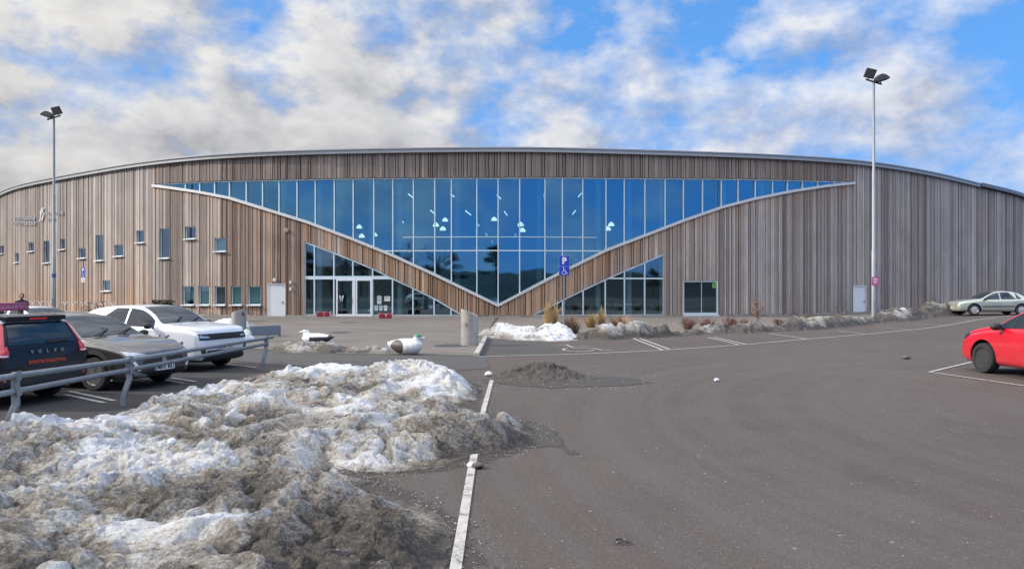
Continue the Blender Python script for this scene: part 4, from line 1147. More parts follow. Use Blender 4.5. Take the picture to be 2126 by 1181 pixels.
# ------------------------------------------------------------------ cars
def chaikin(P, n):
    for _ in range(n):
        Q = [P[0]]
        for a, b in zip(P, P[1:]): Q += [a*.75 + b*.25, a*.25 + b*.75]
        Q.append(P[-1]); P = Q
    return P
class Car:
    def __init__(s, name, label, cfg, loc, head, paint, rim, group=None, roofpaint=None):
        s.cfg = cfg; s.L = cfg['L']
        s.root = thing(name, label, 'car', (*loc, float(gz(*loc))), math.atan2(head[1], head[0]), group)
        if cfg.get('scale'): s.root.scale = (cfg['scale'],)*3
        if cfg.get('sz'): s.root.scale = (1, 1, cfg['sz'])
        ks = cfg['s']
        s.f = {k: pchip(ks, cfg[k]) for k in ('zb', 'w', 'zs', 'zt', 'wr')}
        st = sorted(set(np.round(np.concatenate([np.linspace(0, s.L, 56), np.linspace(0, .35, 12), np.linspace(s.L-.35, s.L, 12)]), 4)))
        vs = []; fs = []
        for u in st:
            zb, w, zs, zt, wr = (float(s.f[k](u)) for k in ('zb', 'w', 'zs', 'zt', 'wr'))
            e = max(.03, .10*(zt-zs))
            P = [(0, zb), (w*.86, zb), (w*.97, zb+.09), (w*.985, zb+.16), (w, zb+.52*(zs-zb)), (w*.985, zs-.10), (w*.972, zs-.035), (w*.93, zs), (wr+.02, zt-e*1.25), (wr-.03, zt-e*.45), (wr*.6, zt-.008), (0, zt)]
            P = chaikin([np.array(p) for p in P], 2)
            ring = [(s.L/2-u, -p[0], p[1]) for p in P] + [(s.L/2-u, p[0], p[1]) for p in P[-2:0:-1]]
            s.nr = len(ring); vs += ring
        n = s.nr
        for i in range(len(st)-1):
            for k in range(n):
                k2 = (k+1) % n
                fs.append((i*n+k, i*n+k2, (i+1)*n+k2, (i+1)*n+k))
        fs.append(tuple(range(n))[::-1]); fs.append(tuple((len(st)-1)*n+k for k in range(n)))
        mb = MB(); mb.add(vs, fs)
        s.body = mb.build('body', [paint, BLACK, roofpaint or paint], s.root)
        bm = bmesh.new(); bm.from_mesh(s.body.data); bmesh.ops.recalc_face_normals(bm, faces=bm.faces[:]); bm.to_mesh(s.body.data); bm.free()
        s.bvh = BVHTree.FromPolygons([Vector(v) for v in vs], fs)
        r = cfg['r']; s.axles = (s.L/2-cfg['ax'][0], s.L/2-cfg['ax'][1]); s.tr = cfg['w_track']
        cut = MB()
        for ax in s.axles:
            for sg in (-1, 1):
                M = Matrix.Translation((ax, sg*1.15, r+.01)) @ Matrix.Rotation(R(90)*sg, 4, 'X')
                cut.lathe([(r+.065, 0), (r+.065, .62)], 28, M)
        c = cut.build('cut', BLACK)
        bm = bmesh.new(); bm.from_mesh(c.data); bmesh.ops.recalc_face_normals(bm, faces=bm.faces[:]); bm.to_mesh(c.data); bm.free()
        c.parent = s.root
        md = s.body.modifiers.new('b', 'BOOLEAN'); md.operation = 'DIFFERENCE'; md.object = c; md.solver = 'EXACT'
        bpy.context.view_layer.update()
        dg = bpy.context.evaluated_depsgraph_get(); dg.update()
        me = bpy.data.meshes.new_from_object(s.body.evaluated_get(dg))
        s.body.modifiers.clear(); old = s.body.data; s.body.data = me; bpy.data.meshes.remove(old)
        bpy.data.objects.remove(c)
        me.materials.clear(); me.materials.append(paint); me.materials.append(BLACK); me.materials.append(roofpaint or paint)
        for p in me.polygons:
            p.use_smooth = True; cc = p.center; p.material_index = 0
            for ax in s.axles:
                q = math.hypot(cc.x-ax, cc.z-r-.01)
                if q < r+.068 and abs(cc.y) < 1.0:
                    nn = p.normal
                    rad = abs(nn.x*(cc.x-ax)+nn.z*(cc.z-r-.01))/max(q, 1e-4)
                    if q < r+.03 or (abs(nn.y) < .25 and rad > .8): p.material_index = 1
            if cc.z < cfg.get('black_z', .2) or p.normal.z < -.8: p.material_index = 1
            if roofpaint and cc.z > cfg['roof_z'] and p.normal.z > .3: p.material_index = 2
        try: me.set_sharp_from_angle(angle=R(38))
        except Exception: pass
        # dark cladding round the wheel openings
        for ax in s.axles:
            for sg in (-1, 1):
                s.wheel(ax, sg, r, rim)
                if cfg.get('cladding'): s.arch(ax, sg, r)
    def X(s, u): return s.L/2-u
    def wheel(s, ax, sg, r, rim):
        y = s.tr*sg
        M = Matrix.Translation((ax, y, r)) @ Matrix.Rotation(-R(90)*sg, 4, 'X')
        t = MB(); w = .105
        t.lathe([(r*.64, -w), (r*.9, -w), (r*.975, -w*.8), (r, -w*.4), (r, w*.4), (r*.975, w*.8), (r*.93, w*.98), (r*.70, w), (r*.665, w*.9), (r*.64, w*.6), (r*.62, 0)], 40, M)
        wh = t.build('wheel', RUBBER, s.root, smooth=True)
        q = MB(); style, mat_ = rim
        q.lathe([(r*.665, w*.82), (r*.64, w*.90), (r*.60, w*.72), (r*.58, w*.1)], 36, M)
        dk = MB(); dk.lathe([(r*.60, -w*.1), (r*.58, w*.06), (0, w*.02)], 30, M); dk.build('rim_well', BLACK, wh)
        if style == 'hub':
            q.lathe([(r*.6, w*.6), (r*.45, w*.85), (r*.15, w*.8), (0, w*.86)], 30, M)
        elif style == 'steel':
            q.lathe([(r*.46, w*.2), (r*.42, w*.55), (r*.36, w*.6), (r*.25, w*.35), (r*.18, w*.3), (r*.15, w*.62), (0, w*.66)], 30, M)
        else:
            ns = style
            for k in range(ns):
                a = 2*math.pi*k/ns
                for e in (-.13, .13):
                    p0 = M @ Vector((r*.12*math.cos(a), r*.12*math.sin(a), w*.75)); p1 = M @ Vector((r*.62*math.cos(a+e), r*.62*math.sin(a+e), w*.72))
                    q.beam(p0, p1, r*.085, .03, M.to_3x3() @ Vector((0, 0, 1)))
            q.lathe([(r*.16, w*.6), (r*.15, w*.9), (0, w*.92)], 18, M)
        q.build('rim', mat_, wh, smooth=True)
        if style == 'steel':
            h = MB()
            for k in range(8):
                a = 2*math.pi*k/8
                p = M @ Vector((r*.40*math.cos(a), r*.40*math.sin(a), w*.60)); h.lathe([(r*.06, 0), (r*.06, .016), (0, .016)], 10, Matrix.Translation(p) @ M.to_3x3().to_4x4())
            h.build('rim_hole', BLACK, wh)
        if rim[0] != 'hub':
            b = MB(); b.lathe([(r*.5, w*.02), (r*.5, w*.06), (r*.2, w*.06)], 24, M); b.build('brake_disc', GALV if style != 'steel' else STEELRIM, wh)
    def arch(s, ax, sg, r):
        m = MB(); vs = []; fs = []; n = 26
        for i in range(n+1):
            a = -0.10*math.pi + 1.2*math.pi*i/n
            for k, rr in enumerate((r+.055, r+.135)):
                x, z = ax+rr*math.cos(a), r+rr*math.sin(a)
                z = max(z, .2)
                hit = s.bvh.ray_cast(Vector((x, sg*3, z)), Vector((0, -sg, 0)))
                y = hit[0].y if hit[0] else sg*.88
                vs.append((x, y+sg*.012, z)); vs.append((x, y-sg*.05, z))
        for i in range(n):
            a = 4*i; b = a+4
            fs += [(a, a+2, b+2, b), (a+1, a, b, b+1), (a+2, a+3, b+3, b+2)]
        m.add(vs, fs); m.build('wheel_arch', BLACK, s.root, smooth=True)
    def cast(s, kind, a, b):
        if kind in ('L', 'R'):
            sg = 1 if kind == 'L' else -1
            h = s.bvh.ray_cast(Vector((a, sg*3, b)), Vector((0, -sg, 0)))
        elif kind == 'F': h = s.bvh.ray_cast(Vector((5, a, b)), Vector((-1, 0, 0)))
        elif kind == 'B': h = s.bvh.ray_cast(Vector((-5, a, b)), Vector((1, 0, 0)))
        else: h = s.bvh.ray_cast(Vector((a, b, 5)), Vector((0, 0, -1)))
        return h
    def patch(s, name, mat_, kind, grid, off=.008, parent=None, mb=None):
        """grid: rows of (a, b); surface laid on the body along a direction"""
        own = mb is None
        m = mb or MB(); nr, nc = len(grid), len(grid[0]); P = {}
        for i, row in enumerate(grid):
            for j, (a, b) in enumerate(row):
                h = s.cast(kind, a, b)
                if h[0] is None: continue
                nn = h[1]
                d = {'L': Vector((0, 1, 0)), 'R': Vector((0, -1, 0)), 'F': Vector((1, 0, 0)), 'B': Vector((-1, 0, 0)), 'T': Vector((0, 0, 1))}[kind]
                if nn.dot(d) < 0: nn = -nn
                P[i, j] = (h[0] + nn*off, h[0] - nn*.012)
        ids = {}; vs = []
        for k, (p, q) in P.items(): ids[k] = len(vs); vs += [p, q]
        fs = []; edges = {}
        for i in range(nr-1):
            for j in range(nc-1):
                ks = [(i, j), (i, j+1), (i+1, j+1), (i+1, j)]
                if all(k in ids for k in ks):
                    q = [ids[k] for k in ks]; fs.append(tuple(q))
                    for a, b in zip(q, q[1:]+q[:1]):
                        if (b, a) in edges: del edges[b, a]
                        else: edges[a, b] = 1
        for a, b in list(edges): fs.append((b, a, a+1, b+1))
        m.add(vs, fs)
        if not own: return None
        o = m.build(name, mat_, parent or s.root, smooth=True, sharp=50)
        bm = bmesh.new(); bm.from_mesh(o.data); bmesh.ops.recalc_face_normals(bm, faces=bm.faces[:]); bm.to_mesh(o.data); bm.free()
        try: o.data.set_sharp_from_angle(angle=R(50))
        except Exception: pass
        return o
    def cols(s, cl, nsub=4, nz=6):
        """columns [(a, lo, hi), ...] -> grid"""
        g = []
        for (a0, l0, h0), (a1, l1, h1) in zip(cl, cl[1:]):
            for k in range(nsub):
                t = k/nsub; g.append((a0+(a1-a0)*t, l0+(l1-l0)*t, h0+(h1-h0)*t))
        g.append(cl[-1])
        return [[(a, lo+(hi-lo)*j/nz) for j in range(nz+1)] for a, lo, hi in g]
    def side_glass(s, sides, u0, u1, name='side_window', lead=0.0, trail=0.0):
        us = np.linspace(u0, u1, 14); cl = []
        for u in us:
            lo = float(s.f['zs'](u))+.025; zt, zs = float(s.f['zt'](u)), float(s.f['zs'](u))
            hi = zt - max(.05, .10*(zt-zs)*1.25) - .012
            if trail: hi = min(hi, lo + (u1-u)/trail*.42 + .03)
            if hi - lo > .025: cl.append((s.X(u), lo, hi))
        for k in sides: s.patch(name, CARGLASS, k, s.cols(cl, 2, 6), .006)
    def top_glass(s, name, kind, u0, u1, inset=.07):
        """windscreen or rear window between two stations of the roof line"""
        us = np.linspace(u0, u1, 12); rows = []
        for u in us:
            zt, wr = float(s.f['zt'](u)), float(s.f['wr'](u)) - inset
            rows.append([(s.X(u), wr*k) for k in np.linspace(-1, 1, 13)])
        return s.patch(name, CARGLASS, 'T', rows, .006)
    def doors(s, sides, spans, handle=True):
        for k in sides:
            for (u0, u1) in spans:
                us = np.linspace(u0, u1, 10); cl = []
                for u in us:
                    lo = float(s.f['zb'](u))+.16; hi = float(s.f['zs'](u))-.02
                    for ax in s.cfg['ax']:
                        q = abs(u-ax); rr = s.cfg['r']+.11
                        if q < rr: lo = max(lo, s.cfg['r'] + math.sqrt(rr*rr-q*q))
                    cl.append((s.X(u), lo, hi))
                d = s.patch('door', s.body.data.materials[0], k, s.cols(cl, 2, 8), .005)
                if handle:
                    u = u1-.18; z = float(s.f['zs'](u))-.13; sg = 1 if k == 'L' else -1
                    h = s.cast(k, s.X(u), z)[0]
                    m = MB(); m.tube([(s.X(u)-.09, h.y+sg*.012, z), (s.X(u)-.06, h.y+sg*.04, z+.005), (s.X(u)+.06, h.y+sg*.04, z+.005), (s.X(u)+.09, h.y+sg*.012, z)], .016, 6)
                    m.build('handle', s.cfg.get('handle', s.body.data.materials[0]), d, smooth=True)
    def mirrors(s, u, mat_=None):
        for sg in (-1, 1):
            z = float(s.f['zs'](u))+.06; w = float(s.f['w'](u))
            m = MB(); M = Matrix.Translation((s.X(u), sg*(w+.09), z)) @ Matrix.Diagonal((.075, .12, .075, 1))
            m.lathe([(0, -1), (.6, -.85), (.95, -.4), (1, .1), (.85, .65), (.5, .92), (0, 1)], 14, M)
            m.beam((s.X(u), sg*(w-.08), z-.05), (s.X(u), sg*(w+.06), z-.03), .06, .03, (0, 0, 1))
            m.build('wing_mirror', mat_ or BLACK, s.root, smooth=True)
    def plate(s, kind, z, text, y=0.0):
        h = s.cast(kind, y, z)[0]; sg = 1 if kind == 'F' else -1
        M = frame((h.x+sg*.02, y, z), (0, sg, 0), (0, 0, 1))
        m = MB(); m.prism([(-.26, -.055), (.26, -.055), (.26, .055), (-.26, .055)], M, .012)
        p = m.build('number_plate', WHITE, s.root)
        t = textmesh(text, .115, M @ Matrix.Translation((.02, 0, .014)), .002, .003, sx=.95); t.build('lettering', BLACK, p)
        m = MB(); m.prism([(-.26, -.055), (-.222, -.055), (-.222, .055), (-.26, .055)], M @ Matrix.Translation((0, 0, .013)), .002); m.build('blue_band', BLUE, p)

HATCH = dict(L=4.40, r=.335, ax=(.88, 3.55), w_track=.80, black_z=.24, cladding=True,
    s=[0, .05, .22, .6, 1.1, 1.32, 1.7, 2.15, 2.7, 3.3, 3.85, 4.15, 4.32, 4.40],
    zt=[.62, .74, .84, .94, 1.01, 1.05, 1.27, 1.45, 1.50, 1.48, 1.38, 1.20, 1.02, .90],
    zs=[.54, .66, .76, .86, .93, .955, .97, .98, .99, 1.01, 1.03, 1.00, .93, .82],
    zb=[.36, .28, .22, .20, .2, .2, .2, .2, .2, .2, .22, .28, .34, .42],
    w=[.66, .76, .85, .90, .915, .915, .915, .915, .915, .915, .90, .87, .83, .77],
    wr=[.52, .64, .73, .80, .82, .80, .70, .62, .60, .59, .57, .60, .66, .66])
SUVW = dict(L=4.15, r=.335, ax=(.84, 3.40), w_track=.80, black_z=.30, cladding=True,
    s=[0, .04, .16, .5, 1.0, 1.2, 1.55, 2.0, 2.5, 3.0, 3.5, 3.85, 4.07, 4.15],
    zt=[.88, 1.0, 1.065, 1.11, 1.145, 1.17, 1.39, 1.565, 1.605, 1.59, 1.53, 1.40, 1.17, 1.0],
    zs=[.74, .86, .95, 1.02, 1.045, 1.05, 1.05, 1.055, 1.065, 1.09, 1.14, 1.13, 1.03, .88],
    zb=[.36, .28, .23, .22, .22, .22, .22, .22, .22, .22, .24, .28, .34, .42],
    w=[.74, .81, .87, .90, .91, .91, .91, .91, .91, .91, .90, .88, .85, .80],
    wr=[.60, .70, .78, .81, .82, .81, .72, .63, .61, .60, .58, .60, .64, .66])
SUVB = dict(L=4.42, sz=.945, r=.355, ax=(.88, 3.56), w_track=.80, black_z=.32, cladding=True, roof_z=1.5,
    s=[0, .05, .2, .6, 1.1, 1.3, 1.65, 2.1, 2.7, 3.3, 3.9, 4.12, 4.30, 4.42],
    zt=[.86, .96, 1.02, 1.07, 1.11, 1.14, 1.38, 1.58, 1.64, 1.64, 1.62, 1.58, 1.30, 1.02],
    zs=[.74, .86, .94, 1.02, 1.05, 1.06, 1.06, 1.06, 1.07, 1.09, 1.12, 1.12, 1.10, .94],
    zb=[.36, .3, .26, .24, .24, .24, .24, .24, .24, .24, .26, .28, .32, .36],
    w=[.74, .83, .89, .92, .935, .935, .935, .935, .935, .935, .93, .92, .91, .88],
    wr=[.60, .70, .78, .82, .83, .81, .72, .66, .65, .64, .63, .63, .68, .76])
SMALL = dict(L=3.97, r=.315, ax=(.80, 3.27), w_track=.75, black_z=.17,
    s=[0, .05, .2, .55, .95, 1.12, 1.5, 1.95, 2.4, 2.9, 3.45, 3.75, 3.92, 3.97],
    zt=[.66, .76, .84, .93, 1.0, 1.04, 1.25, 1.43, 1.465, 1.45, 1.37, 1.20, .98, .88],
    zs=[.52, .62, .72, .83, .90, .92, .94, .95, .96, .98, .99, .97, .9, .82],
    zb=[.24, .2, .18, .17, .17, .17, .17, .17, .17, .17, .2, .25, .3, .36],
    w=[.66, .75, .81, .835, .84, .84, .84, .84, .84, .84, .83, .81, .78, .74],
    wr=[.50, .62, .70, .75, .76, .75, .66, .57, .555, .55, .54, .56, .6, .6])
SEDAN = dict(L=4.55, r=.325, ax=(.88, 3.50), w_track=.77, black_z=.2, scale=1.08,
    s=[0, .06, .25, .7, 1.1, 1.28, 1.7, 2.2, 2.6, 3.0, 3.4, 3.78, 4.1, 4.42, 4.55],
    zt=[.66, .75, .83, .91, .96, .99, 1.20, 1.41, 1.45, 1.43, 1.34, 1.15, 1.06, 1.00, .84],
    zs=[.56, .66, .75, .83, .88, .89, .90, .91, .92, .93, .94, .95, .97, .92, .74],
    zb=[.26, .22, .2, .19, .19, .19, .19, .19, .19, .19, .2, .22, .26, .3, .38],
    w=[.64, .75, .83, .87, .88, .88, .88, .88, .88, .88, .88, .87, .85, .81, .72],
    wr=[.50, .62, .71, .78, .79, .78, .67, .58, .57, .56, .57, .64, .74, .72, .6])

P_GREY = car_paint('grey_paint', (.105, .103, .104), .24, .7, .3)
P_WHITE = car_paint('white_car_paint', (.66, .68, .71), .3, 0, .2)
P_BLACK = car_paint('blue_black_paint', (.004, .006, .011), .25, 0, .05)
P_BLACK.node_tree.nodes['Principled BSDF'].inputs['Coat Weight'].default_value = .12; P_BLACK.node_tree.nodes['Principled BSDF'].inputs['Specular IOR Level'].default_value = .3
P_RED = car_paint('red_car_paint', (.55, .008, .026), .22, 0, .14)
P_SILVER = car_paint('pale_green_silver_paint', (.42, .45, .38), .32, .5, .15)
P_DARK = car_paint('dark_car_paint', (.03, .035, .045), .25, .3, .1)

def q4(a0, b0, a1, b1, a2, b2, a3, b3, n=7, m=6):
    """grid between four corners (bottom edge 0-1, top edge 3-2)"""
    g = []
    for i in range(n):
        t = i/(n-1); lo = (a0+(a1-a0)*t, b0+(b1-b0)*t); hi = (a3+(a2-a3)*t, b3+(b2-b3)*t)
        g.append([(lo[0]+(hi[0]-lo[0])*j/(m-1), lo[1]+(hi[1]-lo[1])*j/(m-1)) for j in range(m)])
    return g
def wipers(c, u):
    for y0, y1 in ((-.5, .05), (.08, .62)):
        h0 = c.cast('T', c.X(u), y0)[0]; h1 = c.cast('T', c.X(u+.22), y1)[0]
        if h0 and h1:
            m = MB(); m.tube([h0+Vector((.03, 0, .02)), h1+Vector((0, 0, .02))], .012, 5); m.build('wiper', BLACK, c.root)

# grey hatch nosing up to the rail
hd = Vector((.955, -.30)).normalized(); lf = Vector((-hd.y, hd.x))
def place(wheel, hd, cfg, left_wheel=False, axle=0):
    """car centre from the ground contact of a front wheel"""
    lf = Vector((-hd.y, hd.x)); w = Vector(wheel)
    side = 1 if not left_wheel else -1
    return w + lf*side*(cfg['w_track']+.05) + hd*(cfg['ax'][axle] - cfg['L']/2)
pos = place(Vector((-8.2, 14.2)), hd, HATCH)
c = Car('grey_hatchback', 'dusty dark grey hatchback parked nose to the rail, between the black and white cars', HATCH, pos, hd, P_GREY, (5, RIM), 'cars parked behind the rail')
c.top_glass('windscreen', 'T', 1.30, 2.12); c.top_glass('rear_window', 'T', 3.88, 4.2)
c.side_glass('LR', 1.5, 2.45); c.side_glass('LR', 2.53, 3.75, trail=.5)
c.doors('LR', [(1.38, 2.48), (2.50, 3.5)]); c.mirrors(1.5); wipers(c, 1.28)
for sg in (-1, 1):
    c.patch('headlight', CLEARLAMP, 'F', q4(sg*.40, .66, sg*.80, .70, sg*.82, .78, sg*.46, .71), .010)
    c.patch('daytime_light', WHITE, 'F', q4(sg*.60, .40, sg*.66, .40, sg*.80, .66, sg*.74, .66), .012)
c.patch('grille', BLACK, 'F', q4(-.58, .45, .58, .45, .50, .63, -.50, .63), .010)
c.patch('bumper_intake', BLACK, 'F', q4(-.62, .27, .62, .27, .55, .38, -.55, .38), .010)
m = MB(); h = c.cast('F', 0, .56)[0]; m.lathe([(.055, 0), (.055, .012), (.042, .018), (.03, .012), (0, .012)], 20, Matrix.Translation((h.x+.01, 0, .565)) @ Matrix.Rotation(R(90), 4, 'Y')); m.build('badge', RIM, c.root, smooth=True)
c.patch('bumper_trim', plain('grey_trim', (.30, .31, .32), .5, .3, .1), 'F', q4(-.70, .30, -.40, .25, -.40, .30, -.74, .40), .014)
c.plate('F', .42, 'MRX 40U')

# white coupe SUV
hw = Vector((.945, -.33)).normalized()
pos = place(Vector((-8.2, 17.4)), hw, SUVW)
c = Car('white_crossover', 'white crossover with black wheel arches and black mirror, nearest the entrance', SUVW, pos, hw, P_WHITE, (5, RIM), 'cars parked behind the rail')
c.top_glass('windscreen', 'T', 1.18, 1.98); c.top_glass('rear_window', 'T', 3.55, 3.95)
c.side_glass('LR', 1.4, 2.3); c.side_glass('LR', 2.37, 3.32, trail=.55)
c.doors('LR', [(1.3, 2.33), (2.35, 3.3)]); c.mirrors(1.42); wipers(c, 1.16)
c.patch('grille', BLACK, 'F', q4(-.80, .77, .80, .77, .80, .92, -.80, .92, 15), .012)
for sg in (-1, 1):
    c.patch('headlight', CLEARLAMP, 'F', q4(sg*.52, .82, sg*.79, .82, sg*.79, .88, sg*.56, .86), .018)
    c.patch('fog_light', BLACK, 'F', q4(sg*.62, .44, sg*.76, .44, sg*.80, .62, sg*.70, .62), .012)
c.patch('bumper_intake', BLACK, 'F', q4(-.72, .29, .72, .29, .58, .52, -.58, .52, 13), .012)
c.patch('sill_trim', BLACK, 'R', c.cols([(c.X(1.26), .25, .36), (c.X(2.98), .25, .36)], 6, 3), .012); c.patch('sill_trim', BLACK, 'L', c.cols([(c.X(1.26), .25, .36), (c.X(2.98), .25, .36)], 6, 3), .012)
c.plate('F', .57, 'KDA 27G')
for i, (u, z, du, dz) in enumerate(((1.42, .86, .03, .10), (1.15, .85, .05, .09), (1.95, .93, .14, .04), (.92, .86, .12, .04), (.5, .70, .10, .07))):
    c.patch('mud_mark', plain('mud', (.09, .09, .11), .8, 0, .2), 'R', [[(c.X(u+du*a+dz*.3*b), z+dz*b-du*.5*a) for b in (-.5, 0, .5)] for a in (-.5, 0, .5)], .003)

# black SUV seen from behind
hb = Vector((-.968, .25)).normalized(); lb = Vector((-hb.y, hb.x))
rr = Vector((-8.72, 13.6))            # right rear wheel
pos = rr + lb*(SUVB['w_track']+.06) + hb*(SUVB['ax'][1]-SUVB['L']/2)
c = Car('black_suv', 'black SUV seen from behind with red tail lights, nearest the camera', SUVB, pos, hb, P_BLACK, (5, RIM), 'cars parked behind the rail', roofpaint=car_paint('pale_roof_paint', (.55, .55, .54), .3, 0, .1))
c.top_glass('windscreen', 'T', 1.26, 2.02); c.side_glass('LR', 1.45, 2.5); c.side_glass('LR', 2.58, 3.35); c.side_glass('LR', 3.42, 3.95, trail=.6)
c.doors('LR', [(1.4, 2.55), (2.57, 3.55)]); c.mirrors(1.5)
c.patch('rear_window', CARGLASS, 'B', q4(-.66, 1.12, .66, 1.12, .56, 1.51, -.56, 1.51, 11, 8), .008)
m = MB(); m.beam((-c.L/2+.44, 0, 1.605), (-c.L/2+.17, 0, 1.58), 1.16, .09, (0, 0, 1)); sp_ = m.build('roof_spoiler', P_BLACK, c.root, bevel=.015)
m = MB(); m.box((-c.L/2+.163, 0, 1.575), (.02, .34, .035)); m.build('brake_light', REDLAMP, sp_)
for sg in (-1, 1):
    c.patch('tail_light', REDLAMP, 'B', q4(sg*.70, .92, sg*.885, .92, sg*.87, 1.12, sg*.70, 1.10, 6, 6), .018)
    c.patch('tail_light', REDLAMP, 'B', q4(sg*.74, 1.10, sg*.868, 1.12, sg*.70, 1.48, sg*.62, 1.48, 5, 10), .016)
    c.patch('reverse_light', WHITE, 'B', q4(sg*.72, .935, sg*.84, .935, sg*.84, .96, sg*.72, .96, 4, 3), .024)
    c.patch('reflector', REDLAMP, 'B', q4(sg*.62, .50, sg*.80, .50, sg*.80, .54, sg*.62, .54, 4, 3), .02)
c.patch('bumper', BLACK, 'B', q4(-.86, .34, .86, .34, .88, .60, -.88, .60, 13, 6), .03)
c.patch('tailgate_lip', BLACK, 'B', q4(-.70, .66, .70, .66, .68, .69, -.68, .69, 9, 3), .01)
m = MB(); h = c.cast('B', 0, 1.18)[0]; m.beam((h.x-.03, -.06, 1.15), (h.x-.03, -.52, 1.17), .05, .03, (1, 0, 0)); m.build('wiper', BLACK, c.root)
def rear_text(txt, y, z, size, mat_, name='lettering', sx=1.0, bold=.002):
    h = c.cast('B', y, z)[0]; t = textmesh(txt, size, frame((h.x-.02, y, z), (0, -1, 0), (0, 0, 1)), .004, bold, sx=sx); t.build(name, mat_, c.root)
for i, ch in enumerate('VOLVO'): rear_text(ch, -.02 - (i-2)*.15, .985, .085, RIM)
ORANGE = plain('orange_letters', (.62, .09, .03), .5, 0, .05)
def scribble(name, y0, y1, z, hgt, mat_, n, seed):
    rd = random.Random(seed); m = MB()
    for i in range(n):
        y = y0 + (y1-y0)*(i+.5)/n; w = abs(y1-y0)/n*.72; hh = hgt*(1.35 if rd.random() < .25 else 1)
        h = c.cast('B', y, z)[0]; M = frame((h.x-.014, y, z), (0, -1, 0), (0, 0, 1))
        m.prism([(-w/2, -hgt/2), (-w*.2, -hgt/2), (-w*.2, hh/2), (-w/2, hh/2)], M, .003)
        m.prism([(-w*.2, -hgt*.05), (w/2, -hgt*.05), (w/2, hgt*.22), (-w*.2, hgt*.22)] if rd.random() < .5 else [(-w*.2, hgt*.22), (w/2, hgt*.22), (w/2, hgt/2), (-w*.2, hgt/2)], M, .003)
        if rd.random() < .6: m.prism([(w*.2, -hgt/2), (w/2, -hgt/2), (w/2, hgt*.1), (w*.2, hgt*.1)], M, .003)
    m.build(name, mat_, c.root)
scribble('lettering', .34, -.40, .80, .06, ORANGE, 22, 3)
scribble('lettering', .12, -.34, .55, .05, WHITE, 13, 4)
SUVROOT = c
# driving school sign standing on its roof
M = c.root.matrix_basis @ Matrix.Translation((-.75, -.52, 1.63)); rs = thing('roof_sign', 'wine red lettered sign box standing on the black SUV roof', 'sign', M.translation, c.root.rotation_euler.z)
m = MB(); m.prism([(-.34, 0), (.34, 0), (.31, .15), (-.31, .15)], frame((-.05, 0, .055), (0, -1, 0), (0, 0, 1)), .10); m.build('sign_box', ROOFPINK, rs, bevel=.012)
m = MB(); m.box((-.10, .2, .03), (.07, .06, .055)); m.box((-.10, -.2, .03), (.07, .06, .055)); m.build('foot', BLACK, rs)
m = MB(); rd = random.Random(5)
for i in range(11):
    y = .26-.052*i; M2 = frame((-.153, y, .13), (0, -1, 0), (0, 0, 1))
    m.prism([(-.018, -.03), (-.008, -.03), (-.008, .03), (-.018, .03)], M2, .002)
    m.prism([(-.008, .012), (.018, .012), (.018, .03), (-.008, .03)] if rd.random() < .6 else [(-.008, -.03), (.018, -.03), (.018, -.015), (-.008, -.015)], M2, .002)
    if rd.random() < .5: m.prism([(.008, -.03), (.018, -.03), (.018, .012), (.008, .012)], M2, .002)
m.build('lettering', plain('dull_pink_letters', (.42, .22, .28), .5, 0, .05), rs)

# white car beyond the black SUV, only its roof shows
c = Car('white_hatchback', 'white car parked beyond the black SUV, only its roof showing', HATCH, Vector(at(78, 650, 21.5)[:2]), hd, P_WHITE, (5, RIM), 'cars parked behind the rail')
c.top_glass('windscreen', 'T', 1.30, 2.12); c.side_glass('LR', 1.5, 2.45); c.side_glass('LR', 2.53, 3.75, trail=.5); c.mirrors(1.5)

# red hatch at the right edge
hr = Vector((-.06, .998)).normalized(); lr = Vector((-hr.y, hr.x))
fw = Vector((11.27, 17.25)); cfg = dict(SMALL); cfg['scale'] = 1.14
k = 1.14
pos = fw - lr*(cfg['w_track']+.05)*k + hr*(cfg['ax'][0]-cfg['L']/2)*k
c = Car('red_hatchback', 'bright red hatchback with black steel wheels at the right edge', cfg, pos, hr, P_RED, ('steel', STEELRIM))
c.top_glass('windscreen', 'T', 1.10, 1.92); c.top_glass('rear_window', 'T', 3.5, 3.82)
c.side_glass('LR', 1.24, 2.3); c.side_glass('LR', 2.38, 3.35, trail=.5)
c.doors('LR', [(1.16, 2.34), (2.36, 3.25)]); c.mirrors(1.32, BLACK)
for sg in (-1, 1): c.patch('headlight', CLEARLAMP, 'F', q4(sg*.36, .66, sg*.74, .70, sg*.77, .83, sg*.48, .76), .012)
for k_ in 'LR': c.patch('side_lamp_edge', BLACK, k_, c.cols([(c.X(.10), .70, .76), (c.X(.20), .68, .83), (c.X(.30), .74, .82)], 3, 4), .012)
c.patch('grille', BLACK, 'F', q4(-.34, .60, .34, .60, .36, .68, -.36, .68), .01)
c.patch('bumper_intake', BLACK, 'F', q4(-.55, .30, .55, .30, .48, .45, -.48, .45), .01)
for k_ in 'LR': c.patch('front_bumper', P_RED, k_, c.cols([(c.X(.06), .30, .60), (c.X(.42), .30, .62)], 5, 5), .006)
c.plate('F', .50, 'TWB 16K')

